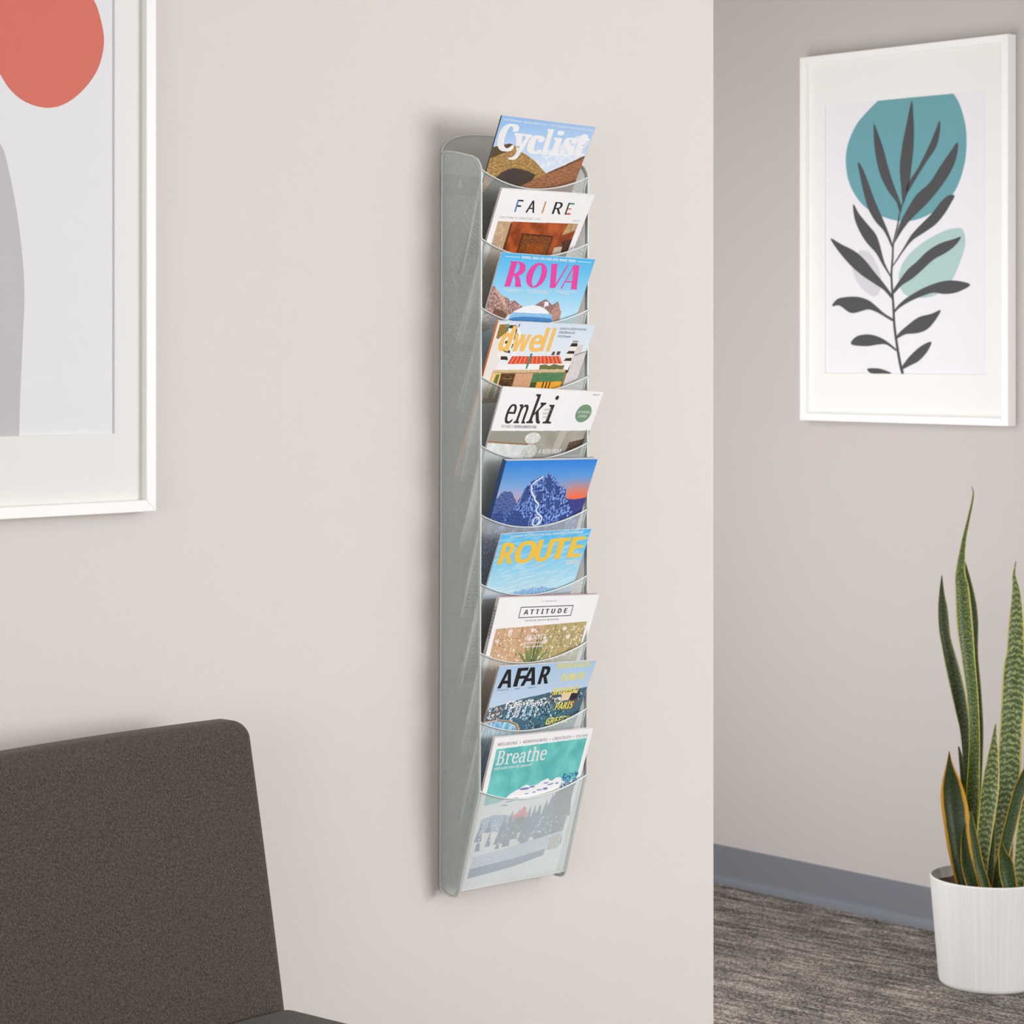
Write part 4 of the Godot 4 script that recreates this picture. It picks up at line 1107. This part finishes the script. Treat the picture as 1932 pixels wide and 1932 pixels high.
	a.poly([0, 82, 1.4, 81, 21.7, 74, 40, 71, 54.6, 68.5, 70, 65, 88, 62.5, 105, 61, 122, 59, 140, 56, 157.5, 57, 180, 55, 217, 53.5, 232, 52, 232, 286, 0, 286], c8(30, 56, 72), c8(110, 150, 166), 0.5, 0.35, 1.6)
	a.specks(2, 74, 40, 100, 130, 2.6, [c8(240, 232, 224), c8(226, 200, 186), c8(160, 120, 110), c8(60, 70, 84)], rng)
	a.specks(40, 66, 140, 80, 190, 3.0, [c8(244, 238, 232), c8(228, 214, 204), c8(250, 248, 246), c8(60, 70, 86)], rng)
	a.specks(40, 74, 160, 104, 180, 2.4, [c8(236, 238, 240), c8(52, 112, 160), c8(96, 146, 170), c8(24, 44, 60), c8(208, 222, 228)], rng, 1.8)
	for x in [50.0, 66.0, 74.0, 88.0, 104.0, 118.0]:
		a.poly([x, 74, x + 5, 73, x + 4, 98, x - 1, 99], c8(240, 240, 238))
		for y in 6: a.rect(x + 0.6, 76 + y * 3.6, x + 3.4, 77.8 + y * 3.6, c8(50, 84, 120))
	a.specks(100, 78, 200, 124, 300, 2.6, [c8(24, 40, 44), c8(70, 130, 150), c8(190, 206, 210), c8(36, 66, 64)], rng)
	a.specks(140, 56, 224, 80, 130, 3.6, [c8(224, 208, 190), c8(60, 56, 64), c8(236, 228, 216), c8(96, 90, 92)], rng)
	a.poly([176, 60, 206, 60, 202, 74, 174, 76], c8(228, 204, 178)); a.poly([196, 62, 216, 60, 214, 76, 194, 76], c8(52, 46, 56))
	a.poly([190, 78, 220, 74, 216, 92, 188, 96], c8(64, 58, 66), c8(140, 128, 124), 0.3, 0.3)
	a.poly([0, 102, 33, 100, 60, 104, 81.7, 112, 92, 124, 96, 286, 0, 286], c8(206, 176, 152))
	a.poly([0, 106, 30, 103, 56, 107, 76, 114, 86, 128, 90, 286, 0, 286], c8(92, 156, 196), c8(190, 214, 222), 0.12, 0.03, 1.4)
	a.line([30, 102.4, 58, 106, 78, 113.5, 88, 126], 1.3, c8(50, 44, 44))
	s = sheet_for(h)
	s.of(dark).text("A", sansb, 8, 6, 40, 40.6, Z, h, 0.0, fat(0.4))
	s.of(dark).text("F", sansb, 44.5, 4.6, 70, 39.5, Z, h, 0.0, fat(0.5))
	s.of(dark).text("A", sansb, 62, 5, 97, 39.2, Z, h, 0.0, fat(0.4))
	s.of(dark).text("R", sansb, 102.6, 4.6, 128, 38.6, Z, h, 0.0, fat(0.5))
	var gold := c8(255, 236, 96)
	s.of(gold).text("MUNDUULIN", sansb, 138.9, 1.2, 219, 11, Z, h, 0.1)
	s.of(gold).text("DUBLIN", sansb, 158.3, 22.5, 215, 35.5, Z, h, 0.1)
	s.of(gold).text("MUMBAI", sansb, 147.6, 49, 212.5, 62.5, Z, h, 0.1)
	s.of(gold).text("PARIS", sansb, 165, 79, 210, 92.5, Z, h, 0.1)
	s.of(gold).text("GREECE", sansb, 152, 107.5, 211, 120.5, Z, h, 0.1)
	for q in [["Where", 129, 18, 147, 24], ["to Go", 128, 25, 149, 31], ["in 2020", 127, 33, 150, 41]]: s.of(c8(232, 238, 246)).text(q[0], ser, q[1], q[2], q[3], q[4], Z, h, 0.4)
	for q in [["TRAVELERS WHO CARE", 9, 43, 36, 45], ["SUMMER", 50, 43, 62, 45], ["SUMMER 2019", 82, 43, 100, 45]]: s.of(c8(70, 76, 90)).text(q[0], sans, q[1], q[2], q[3], q[4], Z, h)
	magazine(Vector3(2.7737, 0.9007, 0.1404), deg_to_rad(19.0), deg_to_rad(-2.45), 0.2327, h, 0.004, deg_to_rad(3.5), a, s, c8(176, 160, 150), c8(222, 220, 220), "travel magazine with black capitals above a seaside city photo")
	# 10 -- wellbeing: teal panel, snowy hill, winter forest below
	h = 0.283
	a = Art.new(235.2, 283, 2.0, c8(240, 238, 238))
	a.poly([9.8, 21.6, 225, 18, 225, 268, 12, 268], c8(92, 176, 174), c8(122, 200, 194), 0.02, 0.02, 1.2)
	a.poly([9.8, 126, 40, 124, 54, 120, 69, 109, 80, 104, 88, 101.5, 96, 97, 103, 95.5, 114, 99, 129, 98, 138, 92, 152.4, 88, 158, 93, 164, 94, 172, 89, 182, 89, 192, 96, 204, 100, 216, 96, 225, 94, 225, 268, 12, 268], c8(236, 241, 246))
	for q in [[100, 103, 12, 3], [118, 101, 7, 2], [150, 97, 6, 1.6], [160, 101, 5, 1.5], [126, 112, 4, 1.6], [138, 109, 7, 1.6], [152, 108, 6, 3], [166, 100, 4, 1.5], [82, 119, 8, 1.5], [108, 113, 5, 1.2], [70, 124, 10, 1.4], [178, 100, 4, 2], [60, 130, 8, 2], [130, 122, 6, 2]]: a.oval(q[0], q[1], q[2], q[3] * 0.7, c8(72, 92, 148), c8(150, 164, 204), 0.6)
	a.specks(186, 82, 225, 110, 170, 2.4, [c8(44, 106, 150), c8(62, 130, 168), c8(36, 84, 132), c8(96, 160, 186)], rng)
	a.poly([12, 152, 40, 146, 76, 150, 104, 158, 112, 176, 60, 180, 12, 176], c8(96, 128, 168), c8(190, 206, 224), 0.15, 0.3, 1.4)
	for j in 130:
		var x := rng.randf_range(14, 222); var y := rng.randf_range(168, 236)
		var tall := rng.randf_range(18, 40) * (1.0 + 0.6 * clampf((x - 120) / 100.0, 0, 1)); var wide := tall * 0.24
		y = clampf(y - (x - 120) * 0.12, 150, 240)
		if y > 214 and x < 150: continue
		a.poly([x, y - tall, x + wide * 0.5, y - tall * 0.5, x + wide, y, x - wide, y, x - wide * 0.5, y - tall * 0.5], c8(20, 40, 86), c8(96, 124, 168), 0.5, 0.4, 1.3)
	a.poly([182, 120, 200, 108, 225, 104, 225, 190, 200, 214, 186, 180], c8(12, 18, 40), c8(50, 70, 118), 0.5, 0.15, 1.5)
	a.specks(14, 160, 224, 230, 240, 2.4, [c8(214, 224, 236), c8(190, 204, 224), c8(236, 240, 246)], rng)
	a.poly([12, 222, 90, 214, 150, 206, 200, 200, 225, 196, 225, 230, 120, 238, 12, 246], c8(216, 222, 232), c8(176, 190, 212), 0.08, 0.3)
	a.poly([196, 206, 222, 200, 222, 228, 196, 232], c8(120, 108, 104), c8(230, 226, 224), 0.5, 0.5, 1.8)
	a.poly([12, 244, 120, 236, 190, 228, 190, 240, 120, 252, 12, 262], c8(52, 76, 126), c8(112, 136, 178), 0.2, 0.5, 1.4)
	a.poly([88, 152, 104, 146, 108, 138, 114, 138, 118, 148, 124, 152, 116, 158, 104, 156, 90, 160], c8(206, 70, 62))
	a.poly([104, 156, 118, 157, 122, 164, 114, 170, 112, 186, 108, 186, 108, 172, 102, 166], c8(40, 32, 40))
	s = sheet_for(h)
	s.of(c8(120, 120, 124)).text("WELLBEING  •  MINDFULNESS  •  CREATIVITY  •  ESCAPE", sans, 9.7, 10.2, 226, 15.6, Z, h)
	s.of(white).text("Breathe", ser, 15, 24.6, 133.4, 51.5, Z, h, 0.0, fat(0.3))
	s.of(white).text("and make time for yourself", ser, 14, 54.8, 105, 61.6, Z, h, 0.15, fat(0.15))
	magazine(Vector3(2.7691, 0.7799, 0.1342), deg_to_rad(16.5), deg_to_rad(-2.07), 0.2352, h, 0.0052, deg_to_rad(1.5), a, s, c8(226, 220, 220), c8(226, 222, 222), "teal wellbeing magazine with snowy hill cover in bottom rack pocket")


# ---------------------------------------------------------------- snake plant
func leaf_texture(dark: Color, lite: Color, edge: Color, bands: float, s0: int, margin: float) -> ImageTexture:
	var im := Image.create(64, 512, false, Image.FORMAT_RGB8)
	var f := FastNoiseLite.new(); f.seed = s0; f.frequency = 1.0; f.fractal_octaves = 3
	for y in 512:
		for x in 64:
			var u := absf(x - 31.5) / 31.5
			var wob := f.get_noise_2d(x * 0.06, y * 0.05) * 7.0
			var k := 0.5 + 0.5 * sin((y + wob + u * u * 8.0) * 0.8 * bands) * 1.0 + f.get_noise_2d(x * 0.12, y * 0.16) * 0.7
			var c := dark.lerp(lite, clampf(k - 0.25, 0, 1))
			var rim := clampf((u - margin - f.get_noise_2d(y * 0.03, 3.0) * 0.06) / 0.1, 0, 1)
			im.set_pixel(x, y, c.lerp(edge, rim))
	return ImageTexture.create_from_image(im)


func leaf_mat(called: String, dark: Color, lite: Color, edge: Color, bands: float, s0: int, margin := 0.8) -> StandardMaterial3D:
	var m := mat(called, Color.WHITE, 0.42)
	m.albedo_texture = leaf_texture(dark, lite, edge, bands, s0, margin)
	m.backlight_enabled = true; m.backlight = Color(0.06, 0.08, 0.03)
	return m


func leaf(parent: Node3D, rows: Array, depth: float, lean: float, cup: float, m: Material) -> void:
	# rows from tip to foot: centre, width and height in millimetres; the blade is a channelled sheet with two faces
	var b := MB.new()
	var p := PackedVector3Array(); var q := PackedVector3Array(); var uv := PackedVector2Array()
	var steps := 4; var cols := 9
	var n := (rows.size() - 1) * steps + 1
	for j in n:
		var k := mini(j / steps, rows.size() - 2); var t := float(j - k * steps) / steps
		var r := Vector3()
		for e in 3: r[e] = cubic_interpolate(rows[k][e], rows[k + 1][e], rows[maxi(k - 1, 0)][e], rows[mini(k + 2, rows.size() - 1)][e], t)
		var w := maxf(r.y, 0.6) * 0.001
		for c in cols:
			var u := c / (cols - 1.0)
			var x := r.x * 0.001 + (u - 0.5) * w
			var z := depth + lean * (r.z * 0.001 - 0.2) - cup * w * (1.0 - pow(2.0 * u - 1.0, 2.0))
			var th := 0.0016 * (1.0 - pow(2.0 * u - 1.0, 2.0)) + 0.0004
			p.append(Vector3(x, r.z * 0.001, z + th)); q.append(Vector3(x, r.z * 0.001, z - th)); uv.append(Vector2(u, r.z * 0.0018))
	b.grid(n, cols, p, uv, true)
	b.grid(n, cols, q, uv)
	obj("leaf", b, m, parent)


func plant() -> void:
	var at := Vector3(4.5358, 0, -0.153)
	var pot := thing("plant_pot", "round white finely ribbed plant pot standing on the carpet", "plant pot", at)
	var white := mat("pot_white", Color.WHITE, 0.55)
	var im := Image.create(1024, 8, false, Image.FORMAT_RGB8)
	var rng := RandomNumberGenerator.new(); rng.seed = 3
	for x in 1024:
		var k := 0.93 + 0.07 * rng.randf() if x % 2 == 0 else 0.96
		for y in 8: im.set_pixel(x, y, Color(k * 0.93, k * 0.922, k * 0.905))
	white.albedo_texture = ImageTexture.create_from_image(im)
	white.heightmap_enabled = true; white.heightmap_texture = white.albedo_texture; white.heightmap_scale = 0.5
	var b := MB.new()
	b.lathe(PackedVector2Array([Vector2(0.0, 0.0), Vector2(0.1, 0.0), Vector2(0.107, 0.001), Vector2(0.1115, 0.005), Vector2(0.1135, 0.012), Vector2(0.1325, 0.239), Vector2(0.1325, 0.2425), Vector2(0.131, 0.244), Vector2(0.1288, 0.2435), Vector2(0.128, 0.241), Vector2(0.124, 0.2), Vector2(0.0, 0.199)]), 128)
	obj("pot_wall", b, white, pot)
	# soil
	b = MB.new()
	var f := FastNoiseLite.new(); f.seed = 2; f.frequency = 60.0
	var p := PackedVector3Array(); var uv := PackedVector2Array()
	for j in 14:
		for q in 49:
			var r := 0.1245 * (1.0 - j / 13.0); var an := TAU * q / 48.0
			var v := Vector3(r * cos(an), 0, -r * sin(an))
			v.y = 0.221 + 0.006 * f.get_noise_2d(v.x, v.z) + 0.004 * (j / 13.0)
			p.append(v); uv.append(Vector2(v.x, v.z) * 8.0)
	b.grid(14, 49, p, uv)
	var dirt := mat("potting_soil", c8(74, 50, 38), 0.95)
	obj("soil", b, dirt, pot)
	var r := thing("snake_plant", "tall variegated snake plant with yellow leaf margins growing in white pot", "plant", at + Vector3(0, 0.2, 0))
	r.rotation.y = -YAW
	r.position.y = 0.0
	var mid := leaf_mat("leaf_green", c8(46, 62, 28), c8(132, 148, 66), c8(176, 172, 62), 1.0, 1)
	var deep := leaf_mat("leaf_deep", c8(34, 46, 24), c8(84, 100, 44), c8(140, 140, 64), 0.8, 2)
	var pale := leaf_mat("leaf_pale", c8(64, 80, 40), c8(168, 176, 116), c8(190, 182, 84), 0.6, 5, 0.82)
	var gold := leaf_mat("leaf_gold", c8(36, 54, 24), c8(74, 98, 42), c8(210, 156, 42), 1.0, 9, 0.84)
	var wide := leaf_mat("leaf_gold_wide", c8(34, 48, 24), c8(60, 80, 36), c8(206, 150, 38), 1.0, 9, 0.7)
	leaf(r, [[-53, 2, 974], [-40, 12, 919], [-29, 19, 859], [-24, 19, 811], [-22, 14, 739], [-18, 19, 667], [-14, 22, 570], [-17, 24, 486], [-20, 17, 366], [-22, 19, 203]], -0.05, 0.0, 0.3, deep)
	leaf(r, [[-102, 2, 922], [-102, 12, 883], [-99, 23, 841], [-96, 25, 799], [-91, 25, 769], [-78, 31, 715], [-67, 32, 667], [-55, 29, 607], [-47, 24, 558], [-40, 22, 450], [-31, 24, 203]], -0.03, 0.0, 0.25, deep)
	leaf(r, [[110, 2, 727], [107, 17, 631], [104, 29, 522], [95, 31, 402], [77, 24, 203]], -0.035, 0.0, 0.3, mid)
	leaf(r, [[-38, 1, 1128], [-35, 4, 1104], [-47, 7, 1046], [-57, 11, 998], [-64, 22, 931], [-60, 31, 895], [-54, 36, 811], [-45, 30, 727], [-36, 26, 643], [-32, 25, 546], [-36, 31, 426], [-39, 28, 354], [-34, 29, 203]], -0.005, 0.0, 0.22, mid)
	leaf(r, [[63, 2, 956], [59, 7, 925], [64, 20, 883], [64, 35, 811], [63, 42, 751], [61, 52, 715], [59, 55, 667], [55, 53, 607], [51, 53, 546], [45, 55, 450], [37, 46, 354], [35, 36, 203]], -0.01, 0.0, 0.2, pale)
	leaf(r, [[-56, 4, 524], [-51, 10, 498], [-46, 14, 462], [-40, 17, 402], [-32, 22, 203]], -0.07, 0.0, 0.3, deep)
	leaf(r, [[24, 3, 520], [22, 18, 470], [20, 26, 400], [18, 28, 300], [16, 26, 203]], -0.03, 0.0, 0.3, deep)
	leaf(r, [[10, 3, 470], [6, 16, 420], [2, 24, 360], [0, 26, 300], [-2, 24, 203]], 0.005, 0.0, 0.3, deep)
	leaf(r, [[9, 4, 591], [6, 12, 558], [3, 28, 510], [-3, 40, 450], [-10, 39, 390], [-17, 34, 330], [-19, 19, 258], [-17, 20, 203]], 0.03, 0.0, 0.3, pale)
	leaf(r, [[-93, 2, 528], [-92, 16, 498], [-88, 41, 462], [-84, 57, 426], [-79, 61, 390], [-75, 58, 354], [-69, 55, 306], [-62, 47, 258], [-53, 39, 203]], 0.015, 0.0, 0.35, wide)
	leaf(r, [[85, 7, 474], [82, 24, 438], [73, 31, 390], [67, 34, 330], [60, 29, 270], [54, 26, 203]], 0.05, 0.0, 0.25, pale)
	leaf(r, [[89, 8, 522], [78, 22, 498], [64, 31, 462], [51, 28, 426], [36, 29, 366], [22, 29, 306], [10, 29, 246], [7, 29, 203]], 0.06, 0.0, 0.3, gold)
	leaf(r, [[-67, 3, 372], [-67, 14, 342], [-64, 23, 306], [-58, 29, 270], [-48, 29, 233], [-41, 24, 203]], 0.06, 0.0, 0.3, gold)
	leaf(r, [[-55, 3, 404], [-53, 14, 372], [-46, 19, 330], [-37, 22, 282], [-25, 22, 246], [-14, 19, 203]], 0.075, 0.0, 0.3, gold)
	leaf(r, [[11, 3, 338], [14, 19, 312], [21, 32, 294], [25, 36, 264], [31, 32, 233], [36, 23, 203]], 0.085, 0.0, 0.3, gold)
